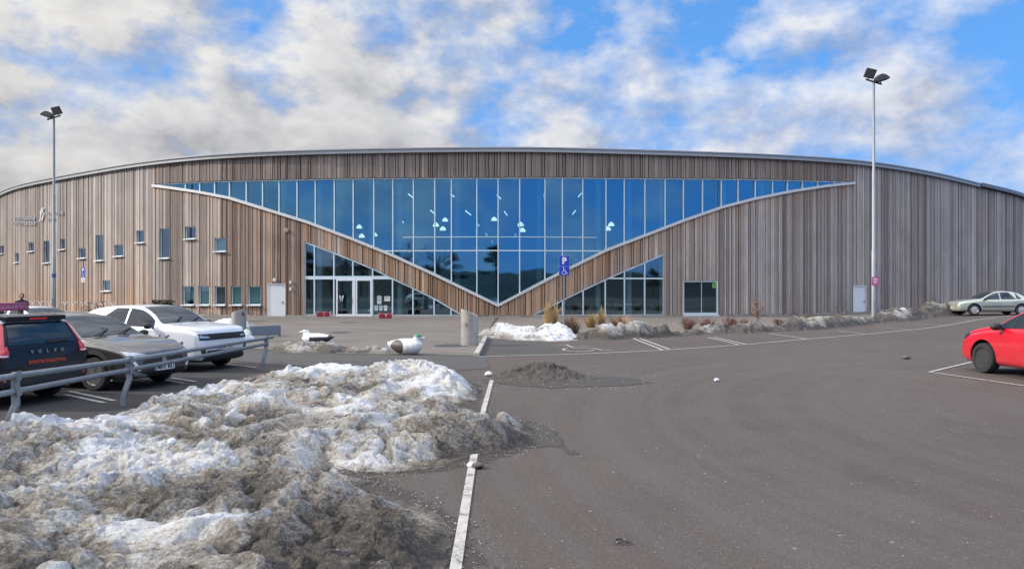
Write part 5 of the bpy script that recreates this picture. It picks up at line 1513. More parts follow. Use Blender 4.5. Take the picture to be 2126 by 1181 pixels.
# silver car by the far right wall
hs = Vector((-1, .12)).normalized(); ls = Vector((-hs.y, hs.x))
fw = Vector(((2022.5-CX)/F*46.5, 46.5)); k = 1.08
pos = fw - ls*(SEDAN['w_track']+.05)*k + hs*(SEDAN['ax'][0]-SEDAN['L']/2)*k
c = Car('silver_sedan', 'pale green silver sedan parked before the far right wall', SEDAN, pos, hs, P_SILVER, ('hub', HUBCAP))
c.top_glass('windscreen', 'T', 1.26, 2.12); c.top_glass('rear_window', 'T', 3.1, 3.75)
c.side_glass('LR', 1.42, 2.32); c.side_glass('LR', 2.38, 3.2, trail=.35); c.side_glass('LR', 3.24, 3.5, trail=.3)
c.doors('LR', [(1.3, 2.34), (2.36, 3.25)]); c.mirrors(1.45)
for k_ in 'LR': c.patch('rub_strip', BLACK, k_, c.cols([(c.X(1.32), .50, .55), (c.X(3.1), .51, .56)], 5, 2), .014)
for sg in (-1, 1): c.patch('headlight', CLEARLAMP, 'F', q4(sg*.40, .63, sg*.72, .65, sg*.74, .75, sg*.44, .73), .012); c.patch('tail_light', REDLAMP, 'B', q4(sg*.45, .72, sg*.74, .74, sg*.74, .88, sg*.5, .88), .012)
c.plate('F', .42, 'SPC 218')
c = Car('dark_hatchback', 'dark car behind the silver sedan, only a roof corner showing', HATCH, Vector(at(2150, 640, 52)[:2]), Vector((-.9, .3)), P_DARK, (5, RIM))
c.top_glass('windscreen', 'T', 1.30, 2.12); c.top_glass('rear_window', 'T', 3.88, 4.2); c.side_glass('LR', 1.5, 2.45); c.side_glass('LR', 2.53, 3.75, trail=.5)

# ------------------------------------------------------------------ railing
def railing():
    root = thing('guard_rail', 'grey galvanised two bar guard rail with bent posts before the parked cars', 'railing', (-6.75, 12.4, 0))
    posts = [(-6.70, 9.75), (-6.60, 12.45), (-6.32, 18.55)]
    ztop = [.83, .775, .74]; zlow = [.62, .61, .59]
    tp = [(-6.85, 7.0, .86)] + [(x, y, z) for (x, y), z in zip(posts, ztop)] + [(-6.30, 19.0, .74)]
    lw = [(-6.85, 7.0, .63)] + [(x, y, z) for (x, y), z in zip(posts, zlow)]
    for pts, r in ((tp, .042), (lw, .040)):
        dense = []
        for a, b in zip(pts, pts[1:]):
            for k in range(5): dense.append(Vector(a).lerp(Vector(b), k/5))
        dense.append(Vector(pts[-1]))
        m = MB(); m.tube(dense, r, 12); m.build('rail', GALV, root, world=True, smooth=True)
    for (x, y), zt, zl in zip(posts, ztop, zlow):
        m = MB()
        P = [(x, y, zt+.05), (x, y, zl-.04), (x+.02, y-.02, .45), (x-.02, y-.07, .28), (x-.05, y-.09, .12), (x-.05, y-.09, 0)]
        for a, b in zip(P, P[1:]): m.beam(a, Vector(b)+(Vector(b)-Vector(a)).normalized()*.012, .075, .085, (1, .2, 0))
        m.build('post', GALV, root, world=True, bevel=.008)
        for z in (zt, zl):
            b = MB(); b.box((x+.045, y, z), (.02, .09, .12)); b.build('bracket', GALV, root, world=True)
    return root
railing()
# galvanised plate beyond the rail
a, b = at(519, 697, 29.5), at(583, 686.5, 30.5)
root = thing('steel_barrier', 'low grey steel barrier plate beside the left concrete bin', 'barrier', (a.x, a.y, 0))
m = MB(); n_ = Vector((.2, -1, 0)).normalized()
m.beam((a.x, a.y, .28), (b.x, b.y, .28), .40, .05, n_); m.build('plate', GALV, root, world=True, bevel=.01)
for t in (.06, .94):
    p = Vector((a.x, a.y, 0)).lerp(Vector((b.x, b.y, 0)), t) + Vector((0, .07, 0)); m = MB(); m.box((p.x, p.y, .22), (.07, .06, .44)); m.build('post', GALV, root, world=True)
chunk(0, 0, .16, plain('bag_plastic', (.52, .62, .46), .5, 0, .1), 'pale green plastic bag lying in the snow by the steel barrier', 'plastic_bag', 'bag', 1.1, z=.1, loc=at(513, 695, 28.6)[:2])

# ------------------------------------------------------------------ concrete ashtray bins with slanted tops
def bin_(px, ybase, ytl, ytr, r, label, hole, z0=0):
    x, y = G(px, ybase)
    root = thing('concrete_bin', label, 'bin', (x, y, .012), 0, 'round concrete bins with slanted tops')
    zl = EYE-(ytl-HY)/F*y; zr = EYE-(ytr-HY)/F*y
    n = 32; vs = []; fs = []
    levels = [(0, .0, r*1.0), (.02, .0, r), (1, -.012, r), (1, 0, r*.97), (1, 0, r*.86), (1, -.10, r*.84)]
    for t, dz, rr in levels:
        for k in range(n):
            a = 2*math.pi*k/n; cx, cy = rr*math.cos(a), rr*math.sin(a)
            top = zl + (zr-zl)*(cx/r+1)/2
            vs.append((cx, cy, top*t+dz if t == 1 else top*t))
    for i in range(len(levels)-1):
        for k in range(n): fs.append((i*n+k, i*n+(k+1) % n, (i+1)*n+(k+1) % n, (i+1)*n+k))
    fs.append(tuple((len(levels)-1)*n+k for k in range(n)))
    m = MB(); m.add(vs, fs); m.build('body', CONC if hole is None else plain('grey_concrete', (.25, .245, .24), .85, 0, .2, 5), root, smooth=True, sharp=35)
    if hole:
        m = MB(); M = Matrix.Translation((hole[0]*r*.84, -r*.56, hole[1])) @ Matrix.Rotation(R(90), 4, 'X') @ Matrix.Rotation(-R(52), 4, 'Y')
        m.lathe([(.075, -.05), (.075, .012), (.05, .02), (.045, -.02), (0, -.02)], 16, M); m.build('opening', BLACK, root)
    else:
        m = MB(); m.box((-.10, -r*.955, .75), (.10, .03, .14)); m.build('plate', plain('small_plate', (.30, .28, .26), .7, 0, .1), root)
    m = MB(); m.lathe([(r*.84, -.0), (r*.2, -.03), (0, -.03)], 24, Matrix.Translation((0, 0, (zl+zr)/2-.16))); m.build('tray', DARKMETAL, root)
bin_(975, 717, 641, 656, .305, 'pale concrete bin with slanted top standing by the kerb', None)
bin_(496, 697, 650, 641, .30, 'grey concrete bin with dark opening, left, behind the white car', (.8, .93))

# ------------------------------------------------------------------ eider sculptures
DUCKM = vcol_mat('painted_sculpture', .55)
def duck(name, label, loc, rz, L, colour, headpos, z=0.0, zs=1.0):
    """body lofted along x, head and bill joined by a voxel remesh into one surface"""
    prof = [(-.62, .015, .34), (-.55, .05, .335), (-.42, .13, .31), (-.25, .21, .28), (-.05, .26, .265), (.15, .27, .26), (.32, .245, .26), (.45, .19, .275), (.53, .11, .29), (.56, .02, .30)]
    m = MB(); n = 24; vs = []; fs = []
    for x, r, zc in prof:
        for k in range(n):
            a = 2*math.pi*k/n
            vs.append((x, r*1.05*math.cos(a), max(.0, zc + r*(.92 if math.sin(a) > 0 else 1.05)*math.sin(a))))
    for i in range(len(prof)-1):
        for k in range(n): fs.append((i*n+k, i*n+(k+1) % n, (i+1)*n+(k+1) % n, (i+1)*n+k))
    fs.append(tuple(range(n))[::-1]); fs.append(tuple((len(prof)-1)*n+k for k in range(n)))
    m.add(vs, fs)
    hx, hz = headpos
    def ell(c, r, rot=0):
        M = Matrix.Translation(c) @ Matrix.Rotation(rot, 4, 'Y') @ Matrix.Diagonal((*r, 1))
        m.lathe([(math.sin(t)+1e-5 if 0 < t < math.pi else 0, -math.cos(t)) for t in np.linspace(0, math.pi, 12)], 18, M)
    ell((hx-.06, 0, hz-.16), (.15, .13, .17), .3)
    ell((hx, 0, hz), (.125, .095, .10))
    ell((hx+.13, 0, hz-.02), (.12, .045, .05), .25)
    o = m.build(name, DUCKM)
    md = o.modifiers.new('r', 'REMESH'); md.mode = 'VOXEL'; md.voxel_size = .018
    sm = o.modifiers.new('s', 'SMOOTH'); sm.factor = .5; sm.iterations = 6
    bpy.context.view_layer.update(); dg = bpy.context.evaluated_depsgraph_get(); dg.update()
    me = bpy.data.meshes.new_from_object(o.evaluated_get(dg)); o.modifiers.clear(); o.data = me
    a_ = me.attributes.new('tone', 'FLOAT_COLOR', 'POINT')
    a_.data.foreach_set('color', np.array([(*colour(v.co), 1) for v in me.vertices], np.float32).ravel())
    for p in me.polygons: p.use_smooth = True
    me.materials.clear(); me.materials.append(DUCKM)
    k = L/1.18
    o.scale = (k, k, k*zs); o.location = (*loc, z); o.rotation_euler = (0, 0, rz)
    tag(o, label, 'duck sculpture', 'painted eider sculptures on the plaza')
    for sg in (-1, 1):
        e = MB(); e.lathe([(0, -.012), (.010, -.006), (.012, 0), (.010, .006), (0, .012)], 10, Matrix.Translation((hx+.055, sg*.080, hz+.02))); e.build('eye', BLACK, o)
    return o
W_, K_, GR_, DG_ = (.70, .70, .70), (.025, .025, .03), (.085, .075, .065), (.02, .22, .09)
def col_a(p):
    x, y, z = p
    if x > .34 and z > .56: return DG_ if not (x > .66) else (.32, .34, .2)
    # grey brown flank: a slanted patch behind the middle
    if -.40 < x < .06 + .0*z and .04 < z < .47 and (x+.17)**2/.235**2 + (z-.25)**2/.22**2 < 1: return GR_
    if x < -.56: return K_
    return W_
def col_b(p):
    x, y, z = p
    if x > .30 and z > .60: return K_ if z > .66 or x > .55 else W_
    if x < -.42: return K_
    if -.42 < x < .20 and .10 < z < .36: return K_
    if x > .2 and z < .14: return K_
    return W_
x, y = G(838, 737)
duck('duck_sculpture', 'white duck sculpture with grey brown flank and green head, right one', (x, y+.25), R(-14), 1.20, col_a, (.42, .56), .0, .95)
x, y = G(657, 722)
duck('duck_sculpture', 'black and white duck sculpture sitting on the snow heap, left one', (x, y+.15), R(172), 1.16, col_b, (.44, .58), .10, .78)

# ------------------------------------------------------------------ boot scrapers
for (px0, px1, py, lab) in ((657, 687, 659.5, 'red boot brush rack left of the entrance doors'), (786, 816, 663.5, 'red boot brush rack right of the entrance doors')):
    a, b = Vector(G(px0, py)), Vector(G(px1, py)); mid = (a+b)/2; w = (b-a).length
    root = thing('boot_scraper', lab, 'boot scraper', (mid.x, mid.y, .012), 0, 'boot brush racks at the entrance')
    m = MB()
    for sx in (-1, 1): m.box((sx*w*.48, 0, .21), (.05, .30, .42))
    m.box((0, 0, .03), (w*.94, .3, .04)); m.box((0, .12, .36), (w*.94, .04, .05)); m.build('frame', plain('pale_frame', (.5, .45, .43), .6, .1, .1), root)
    for sx in (-.24, .24):
        M = Matrix.Translation((sx*w, -.02, .23)) @ Matrix.Rotation(R(90), 4, 'X')
        q = MB(); q.lathe([(.02, -.12), (.17, -.12), (.185, -.06), (.185, .10), (.15, .13), (.05, .13), (.04, .10), (0, .10)], 20, M); q.build('brush', RED_BRUSH, root)
    q = MB(); q.box((0, -.02, .12), (w*.9, .22, .10)); q.build('brush', RED_BRUSH, root)

# ------------------------------------------------------------------ lamp posts
def lamp_post(loc, ztop, flip, label, pm=None):
    pm = pm or POLE
    root = thing('lamp_post', label, 'lamp post', (*loc, float(gz(*loc))), 0, 'tall floodlight posts')
    Ht = ztop - float(gz(*loc))
    m = MB(); m.tube([(0, 0, 0), (0, 0, Ht*.30), (0, 0, Ht*.302), (0, 0, Ht*.62), (0, 0, Ht*.622), (0, 0, Ht)], [.135, .125, .105, .10, .085, .07], 14)
    m.build('pole', pm, root, smooth=True)
    m = MB(); m.box((0, 0, .02), (.42, .42, .04)); m.build('base_plate', GALV, root)
    m = MB(); m.box((0, -.14, 1.1), (.14, .03, .45)); m.build('service_hatch', pm, root)
    s_ = flip
    a, b = Vector((-.48*s_, 0, Ht+.20)), Vector((.48*s_, 0, Ht-.10))
    m = MB(); m.beam(a, b, .09, .08, (0, 0, 1)); m.build('crossbar', DARKMETAL, root)
    # square floodlight seen from the front
    M = Matrix.Translation((-.30*s_, -.10, Ht+.55)) @ Matrix.Rotation(-.22*s_*-1, 4, 'Y') @ Matrix.Rotation(R(28), 4, 'X')
    m = MB(); m.prism([(-.30, -.28), (.30, -.28), (.30, .28), (-.30, .28)], M @ Matrix.Rotation(R(90), 4, 'X'), .18)
    m.prism([(-.20, -.19), (.20, -.19), (.14, .14), (-.14, .14)], M @ Matrix.Rotation(R(90), 4, 'X') @ Matrix.Translation((0, 0, -.16)), .16)
    f = m.build('floodlight', DARKMETAL, root, bevel=.02)
    q = MB(); q.prism([(-.25, -.23), (.25, -.23), (.25, .23), (-.25, .23)], M @ Matrix.Rotation(R(90), 4, 'X') @ Matrix.Translation((0, 0, .181)), .006); q.build('lens', plain('lamp_lens', (.10, .105, .10), .12, 0, .1), f)
    q = MB(); q.tube([(-.34*s_, 0, Ht+.16), (-.34*s_, -.02, Ht+.40)], .03, 6); q.build('bracket', DARKMETAL, f)
    # domed floodlight seen from the side
    pf = [(-.40, .0), (.42, .03), (.36, .14), (.22, .30), (.02, .40), (-.18, .38), (-.32, .28), (-.42, .10)]
    M = Matrix.Translation((.50*s_, .26, Ht+.10)) @ Matrix.Rotation(-.25*s_, 4, 'Y') @ Matrix.Diagonal((s_, 1, 1, 1)) @ Matrix.Rotation(R(90), 4, 'X')
    m = MB(); m.prism(pf, M, .52); f = m.build('floodlight', plain('lamp_housing', (.075, .075, .07), .5, .3, .15), root, bevel=.03)
    bm = bmesh.new(); bm.from_mesh(f.data); bmesh.ops.recalc_face_normals(bm, faces=bm.faces[:]); bm.to_mesh(f.data); bm.free()
    q = MB(); q.prism([(-.36, -.02), (.38, .01), (.38, .028), (-.36, .0)], M @ Matrix.Translation((0, 0, .05)), .42); q.build('lens', DARKMETAL, f)
    q = MB(); q.tube([(.40*s_, 0, Ht-.08), (.44*s_, 0, Ht+.14)], .035, 6); q.build('bracket', DARKMETAL, f)
    return root
Y1 = 44.0; x1 = (1814-CX)/F*Y1
lamp_post((x1, Y1), EYE-(172-HY)/F*Y1, 1, 'tall pale floodlight post with magenta sign in front of the right wall')
Y2 = 52.0; x2 = (112-CX)/F*Y2
lamp_post((x2, Y2), EYE-(246-HY)/F*Y2, -1, 'tall floodlight post rising behind the parked cars on the left', plain('dull_pole_steel', (.22, .24, .26), .6, .3, .2, 4))
# small plate on the left post, magenta sign on the right post
p = at(112, 572, Y2); m = MB(); m.lathe([(.14, -.13), (.14, .13)], 14, Matrix.Translation(p)); tag(m.build('post_band', plain('band_blue', (.05, .08, .30), .5, 0, .1)), 'blue band round the left floodlight post', 'band')
p = at(1817, 583.5, Y1-.16); root = thing('magenta_sign', 'small magenta sign with white writing fixed to the right lamp post', 'sign', p)
m = MB(); m.box((0, 0, 0), (.40, .02, .50)); m.build('panel', PINK, root)
m = MB()
for k, (w, z) in enumerate(((.26, .13), (.30, .03), (.22, -.06), (.14, -.15))): m.box((.0, -.013, z), (w, .006, .045 if k else .07))
m.build('print', WHITE, root)

# ------------------------------------------------------------------ parking signs
def wheelchair(m, M):
    def st(*ps, w=.026):
        for a, b in zip(ps, ps[1:]):
            m.beam(M @ Vector((*a, .004)), M @ Vector((*b, .004)), w, .004, M.to_3x3() @ Vector((0, 0, 1)))
    c = M @ Matrix.Translation((-.03, .125, .002)); m.lathe([(.026, 0), (.026, .004), (0, .004)], 14, c)
    st((-.028, .085), (-.022, -.02), (.065, -.02), (.10, -.10), (.125, -.10)); st((-.026, .045), (.05, .045), w=.022)
    st(*[(-.01+.085*math.cos(a), -.055+.075*math.sin(a)) for a in np.linspace(R(140), R(345), 14)], w=.022)
def park_sign(loc, ztop, w, label, extra=False, rz=0):
    z0 = float(gz(*loc))
    root = thing('parking_sign', label, 'road sign', (*loc, z0), rz, 'blue parking signs on posts')
    m = MB(); m.tube([(0, .03, 0), (0, .03, ztop-z0)], .03, 10); m.build('post', GALV, root, smooth=True)
    M0 = frame((0, -.012, 0), (1, 0, 0), (0, 0, 1))
    def panel(zc, h, mat_):
        k = w/2; r = .03
        pl = [(sx*(k-r)+r*math.cos(a), sy*(h/2-r)+r*math.sin(a)) for sx, sy, a0 in ((1, 1, 0), (-1, 1, 90), (-1, -1, 180), (1, -1, 270)) for a in (R(a0), R(a0+30), R(a0+60), R(a0+90))]
        Mc = M0 @ Matrix.Translation((0, zc, 0))
        b = MB(); b.prism([(x*1.04, y*1.04) for x, y in pl], Mc @ Matrix.Translation((0, 0, -.004)), .006); s = b.build('panel', plain('pale_rim', (.45, .48, .62), .5, 0, .05), root)
        b = MB(); b.prism(pl, Mc @ Matrix.Translation((0, 0, .003)), .004); b.build('face', mat_, s)
        return s, Mc @ Matrix.Translation((0, 0, .008))
    zt = ztop-z0
    s, M = panel(zt-.26*w/.47-.02, w*.98, BLUE)
    t = textmesh('P', .40*w/.47, M @ Matrix.Translation((0, -.005, 0)), .003, .022*w/.47, sx=.95); t.build('letter', WHITE, s)
    s, M = panel(zt-.26*w/.47-.02-w*.96, w*.86, BLUE)
    b = MB(); wheelchair(b, M @ Matrix.Diagonal((w/.40, w/.40, 1, 1))); b.build('wheelchair_symbol', WHITE, s)
    if extra:
        s, M = panel(zt-.26*w/.47-.02-w*1.86, w*.80, WHITE)
        b = MB(); b.box(M @ Vector((0, .04, .003)), (w*.6, .004, .05)); b.box(M @ Vector((0, -.06, .003)), (w*.4, .004, .05)); b.build('print', DARKMETAL, s)
    return root
xg, yg = G(1171.5, 693)
park_sign((xg, yg), EYE-(529-HY)/F*yg, .46, 'blue P and wheelchair sign on a post among the dry grass')
Y3 = 57.0; park_sign(((172.8-CX)/F*Y3, Y3), EYE-(554-HY)/F*Y3, .42, 'blue P and wheelchair sign with white plate before the left wall', True, R(-25))

# ------------------------------------------------------------------ plants
def tuft(px, pyb, pyt, wpx, label, mat_=DRYGRASS, n=150, name='dry_grass_tuft', cat='grass tuft', group='dry grass tufts along the wall', blade=.018, Y=None, droop=.35):
    if Y is None: x, y = G(px, pyb)
    else: y = Y; x = (px-CX)/F*Y
    h = (pyb-pyt)/F*y; w = wpx/F*y/2
    z0 = float(gz(x, y)) if Y is None else EYE-(pyb-HY)/F*Y
    m = MB(); rd = random.Random(int(px))
    for i in range(n):
        a = rd.uniform(0, 2*math.pi); q = rd.random()**.5
        b = Vector((x+math.cos(a)*w*.45*q, y+math.sin(a)*w*.45*q, z0-.03))
        L = h*rd.uniform(.45, 1.0)*(1-.35*q); out = Vector((math.cos(a), math.sin(a), 0))*w*q*rd.uniform(.5, 1.1)
        pts = [b, b+out*.35+Vector((0, 0, L*.5)), b+out*.8+Vector((0, 0, L*.85)), b+out*(1+droop)+Vector((rd.gauss(0, .03), 0, L*rd.uniform(.85, 1.0)))]
        side = Vector((-math.sin(a+.6), math.cos(a+.6), 0))
        vs = []
        for k, p in enumerate(pts):
            ww = blade*(1, .9, .6, .15)[k]; vs += [p-side*ww, p+side*ww]
        m.add(vs, [(0, 1, 3, 2), (2, 3, 5, 4), (4, 5, 7, 6)])
    tag(m.build(name, mat_), label, cat, group)
tuft(1145, 691, 598, 38, 'tallest dry yellow grass tuft, left of the parking sign post', n=190)
tuft(1187, 692, 640, 44, 'brown dry grass tuft just right of the parking sign post', plain('dry_grass_brown', (.26, .16, .09), .85, 0, .35, 5), n=190)
tuft(1226, 680, 636, 34, 'dry grass tuft behind the dark bank, nearer the parking sign', n=110)
tuft(1248, 680, 622, 22, 'slim upright dry grass tuft under the right triangular glazing', n=90)
tuft(1288, 680, 640, 50, 'wide reddish dry grass tuft below the right triangular glazing', plain('dry_grass_rust', (.34, .19, .11), .85, 0, .35, 5), n=150)
def shrub(px, pyb, pyt, wpx, label, mat_=TWIG, n=40, group='bare shrubs along the wall', name='bare_shrub'):
    x, y = G(px, pyb); h = (pyb-pyt)/F*y; w = wpx/F*y/2; z0 = float(gz(x, y)); rd = random.Random(int(px)+1)
    m = MB()
    for i in range(n):
        a = rd.uniform(0, 2*math.pi); q = rd.random()**.6
        top = Vector((x+math.cos(a)*w*q, y+math.sin(a)*w*q, z0+h*rd.uniform(.5, 1)*(1-.3*q)))
        b = Vector((x+math.cos(a)*w*.25*q, y+math.sin(a)*w*.25*q, z0-.03)); mid = b.lerp(top, .5)+Vector((rd.gauss(0, .04), rd.gauss(0, .04), .05))
        m.tube([b, mid, top], [.014, .010, .004], 4)
        for k in range(3):
            t = mid.lerp(top, rd.random()); m.tube([t, t+Vector((rd.gauss(0, .10), rd.gauss(0, .10), rd.uniform(.03, .16)))], [.007, .003], 3)
    tag(m.build(name, mat_), label, 'shrub', group)
shrub(1428, 684, 655, 46, 'low reddish bare shrub left of the wide right window', REDTWIG, 60)
shrub(1470, 683, 658, 40, 'low reddish bare shrub below the wide right window', REDTWIG, 55)
shrub(1515, 681, 654, 40, 'reddish bare shrub under the right end of the wide window', REDTWIG, 50)
shrub(1548, 680, 660, 26, 'small brown bare shrub left of the sapling', TWIG, 36)
shrub(1615, 678, 658, 26, 'small brown bare shrub just right of the sapling', TWIG, 36)
shrub(1655, 676, 655, 40, 'olive brown bushy shrub between sapling and right door', plain('olive_leaf', (.09, .085, .035), .85, 0, .3), 90)
shrub(1680, 673, 650, 34, 'olive green shrub partly over the snow bank', plain('olive_leaf_green', (.11, .11, .04), .85, 0, .3), 80)
def sapling(px, pyb, pyt, wpx, label, n=26, mat_=None):
    x, y = G(px, pyb); h = (pyb-pyt)/F*y; w = wpx/F*y/2; z0 = float(gz(x, y)); rd = random.Random(int(px)+5)
    root = thing('sapling', label, 'sapling', (x, y, z0))
    m = MB(); m.tube([(0, 0, -.03), (.02, 0, h*.5), (-.01, 0, h*.95)], [.028, .02, .008], 6)
    for i in range(n):
        z = h*rd.uniform(.30, .9); a = rd.uniform(0, 6.28); L = w*rd.uniform(.5, 1.1)
        m.tube([(0, 0, z), (L*.5*math.cos(a), L*.5*math.sin(a), z+L*.3), (L*math.cos(a), L*math.sin(a), z+L*.75)], [.010, .007, .003], 4)
    m.build('trunk', TWIG, root)
    if mat_:
        m = MB()
        for i in range(260):
            a = rd.uniform(0, 6.28); q = rd.random()**.5*w; z = h*rd.uniform(.4, 1.0); p = Vector((q*math.cos(a), q*math.sin(a), z)); u = Vector((rd.gauss(0, 1), rd.gauss(0, 1), rd.gauss(0, 1))).normalized(); v = u.orthogonal()
            m.add([p, p+u*.05+v*.02, p+u*.09, p+u*.05-v*.02], [(0, 1, 2, 3)])
        m.build('crown', mat_, root)
sapling(1573, 680, 622, 32, 'young sapling with rusty dead leaves in front of the boards', 26, plain('dead_leaf', (.20, .10, .05), .8, 0, .3))
for px, pyb, pyt, dx, lab in ((1744, 660, 636, -10, 'thick dark broken stem leaning left near the right door'), (1756, 660, 644, 2, 'thin dark upright stem near the right door')):
    x, y = G(px, pyb); a = at(px+dx, pyt, y); m = MB(); m.tube([(x, y, -.02), ((x+a.x)/2+.05, y, (a.z)/2), (a.x, y, a.z)], [.05 if dx < 0 else .025, .035 if dx < 0 else .018, .012], 6)
    tag(m.build('stem', TWIG), lab, 'stem')
# dark evergreen bush in a planter beside the left windows
pb = at(338, 650, 54.2)
root = thing('planter_bush', 'dark evergreen bush in a black tub by the left wall', 'bush', (pb.x, pb.y, .012))
m = MB(); m.box((0, 0, .28), (1.35, .55, .52)); m.build('tub', BLACK, root, bevel=.03)
m = MB(); rd = random.Random(9)
for i in range(900):
    p = Vector((rd.uniform(-.72, .72), rd.uniform(-.3, .3), .5+rd.random()**1.3*.62)); u = Vector((rd.gauss(0, 1), rd.gauss(0, 1), rd.uniform(0, 1.6))).normalized(); v = u.orthogonal()
    m.add([p, p+u*.07+v*.022, p+u*.15, p+u*.07-v*.022], [(0, 1, 2, 3)])
m.build('foliage', NEEDLE, root)

# ------------------------------------------------------------------ cycle stands, bicycles, a person
stand = None
for i, px in enumerate((68, 84, 103, 135, 153, 173, 192, 213, 235)):
    Y = float(fy(fx(px)))-2.2; p = at(px, 640, Y)
    if stand is None:
        stand = thing('cycle_stand', '', 'cycle stand', (p.x, p.y, .012), 0, 'Y shaped cycle stands along the left wall')
        m = MB(); m.tube([(0, 0, 0), (0, 0, .62)], .035, 8); m.build('post', WHITE, stand)
        m = MB()
        for s_ in (-1, 1): m.tube([(0, 0, .58), (s_*.12, 0, .82), (s_*.24, 0, .90)], .035, 8)
        m.build('fork', WHITE, stand)
        o = stand
    else: o = dup(stand, (p.x, p.y, .012))
    o['label'] = 'pale Y shaped cycle stand in the row at the foot of the left wall'
def bicycle(px, Y, label, mat_, rz):
    p = at(px, 650, Y); root = thing('bicycle', label, 'bicycle', (p.x, p.y, .012), rz, 'bicycles in the cycle stands')
    for x in (-.52, .52):
        M = Matrix.Translation((x, 0, .34)) @ Matrix.Rotation(R(90), 4, 'X'); m = MB()
        m.tube([M @ Vector((.32*math.cos(a), .32*math.sin(a), 0)) for a in np.linspace(0, 2*math.pi, 25)], .022, 6, caps=False)
        w = m.build('wheel', RUBBER, root); m = MB()
        for k in range(8): a = k*math.pi/8; m.tube([M @ Vector((.31*math.cos(a), .31*math.sin(a), 0)), M @ Vector((-.31*math.cos(a), -.31*math.sin(a), 0))], .004, 3)
        m.build('spokes', GALV, w)
    m = MB()
    for a, b in (((-.52, .34), (-.12, .30)), ((-.52, .34), (-.2, .80)), ((-.12, .30), (-.22, .88)), ((-.12, .30), (.36, .76)), ((-.2, .80), (.34, .84)), ((.33, .95), (.52, .34))): m.tube([(a[0], 0, a[1]), (b[0], 0, b[1])], .022, 6)
    m.build('frame', mat_, root)
    m = MB(); m.box((-.24, 0, .92), (.26, .15, .06)); m.build('saddle', BLACK, root, bevel=.02)
    m = MB(); m.tube([(.30, -.28, 1.02), (.36, -.1, 1.0), (.36, .1, 1.0), (.30, .28, 1.02)], .018, 6); m.build('handlebar', BLACK, root)
bicycle(191, 57.0, 'dark bicycle in the stands, left of two behind the cars', DARKMETAL, R(62))
bicycle(214, 55.8, 'dark bicycle in the stands, right of two behind the cars', DARKMETAL, R(118))
def person():
    Y = 32.0; x = (45-CX)/F*Y
    verts = [(0, 0, .95), (0, 0, 1.15), (0, 0, 1.38), (0, 0, 1.50), (0, .0, 1.56),
             (-.20, 0, 1.40), (-.26, .02, 1.14), (-.25, -.10, .92), (.20, 0, 1.40), (.26, .02, 1.14), (.25, -.10, .92),
             (-.10, 0, .90), (-.11, -.01, .50), (-.11, .02, .09), (.10, 0, .90), (.11, -.02, .50), (.11, .02, .09), (-.11, -.14, .05), (.11, -.14, .05)]
    edges = [(0, 1), (1, 2), (2, 3), (3, 4), (2, 5), (5, 6), (6, 7), (2, 8), (8, 9), (9, 10), (0, 11), (11, 12), (12, 13), (0, 14), (14, 15), (15, 16), (13, 17), (16, 18)]
    rad = [.16, .16, .17, .07, .07, .085, .06, .045, .085, .06, .045, .105, .075, .055, .105, .075, .055, .045, .045]
    me = bpy.data.meshes.new('person'); me.from_pydata(verts, edges, []); me.update()
    o = bpy.data.objects.new('person', me); COL.objects.link(o)
    sk = o.modifiers.new('k', 'SKIN'); sd = o.modifiers.new('s', 'SUBSURF'); sd.levels = 2; sd.render_levels = 2
    for i, r in enumerate(rad): me.skin_vertices[0].data[i].radius = (r, r*.8 if i < 3 else r)
    me.skin_vertices[0].data[0].use_root = True
    bpy.context.view_layer.update(); dg = bpy.context.evaluated_depsgraph_get(); dg.update()
    m2 = bpy.data.meshes.new_from_object(o.evaluated_get(dg)); o.modifiers.clear(); o.data = m2
    DARKC = plain('dark_clothing', (.018, .018, .024), .9, 0, .2); SKIN = plain('skin', (.42, .26, .19), .6, 0, .05)
    m2.materials.clear(); m2.materials.append(DARKC)
    for p in m2.polygons: p.use_smooth = True
    o.location = (x, Y, .012); o.rotation_euler = (0, 0, R(30))
    tag(o, 'person in dark clothing and dark hood standing behind the black SUV', 'person')
    def ell(m, c, r): m.lathe([(math.sin(t) if 0 < t < math.pi else 0, -math.cos(t)) for t in np.linspace(0, math.pi, 12)], 18, Matrix.Translation(c) @ Matrix.Diagonal((*r, 1)))
    m = MB(); ell(m, (0, -.01, 1.665), (.078, .098, .118)); ell(m, (0, -.112, 1.655), (.014, .02, .022)); m.build('head', SKIN, o, smooth=True)
    m = MB(); ell(m, (0, .02, 1.685), (.10, .105, .125)); m.build('hood', DARKC, o, smooth=True)
    for s_ in (-1, 1):
        m = MB()
        for k in range(4): m.tube([(s_*.25+(k-1.5)*.02, -.12, .88), (s_*.25+(k-1.5)*.02, -.15, .82), (s_*.25+(k-1.5)*.018, -.13, .775-.008*(k in (1, 2)))], [.011, .010, .008], 6)
        m.tube([(s_*.22, -.12, .88), (s_*.205, -.16, .84)], [.012, .009], 6); m.box((s_*.25, -.115, .895), (.085, .04, .07)); m.build('hand', SKIN, o, smooth=True)
person()

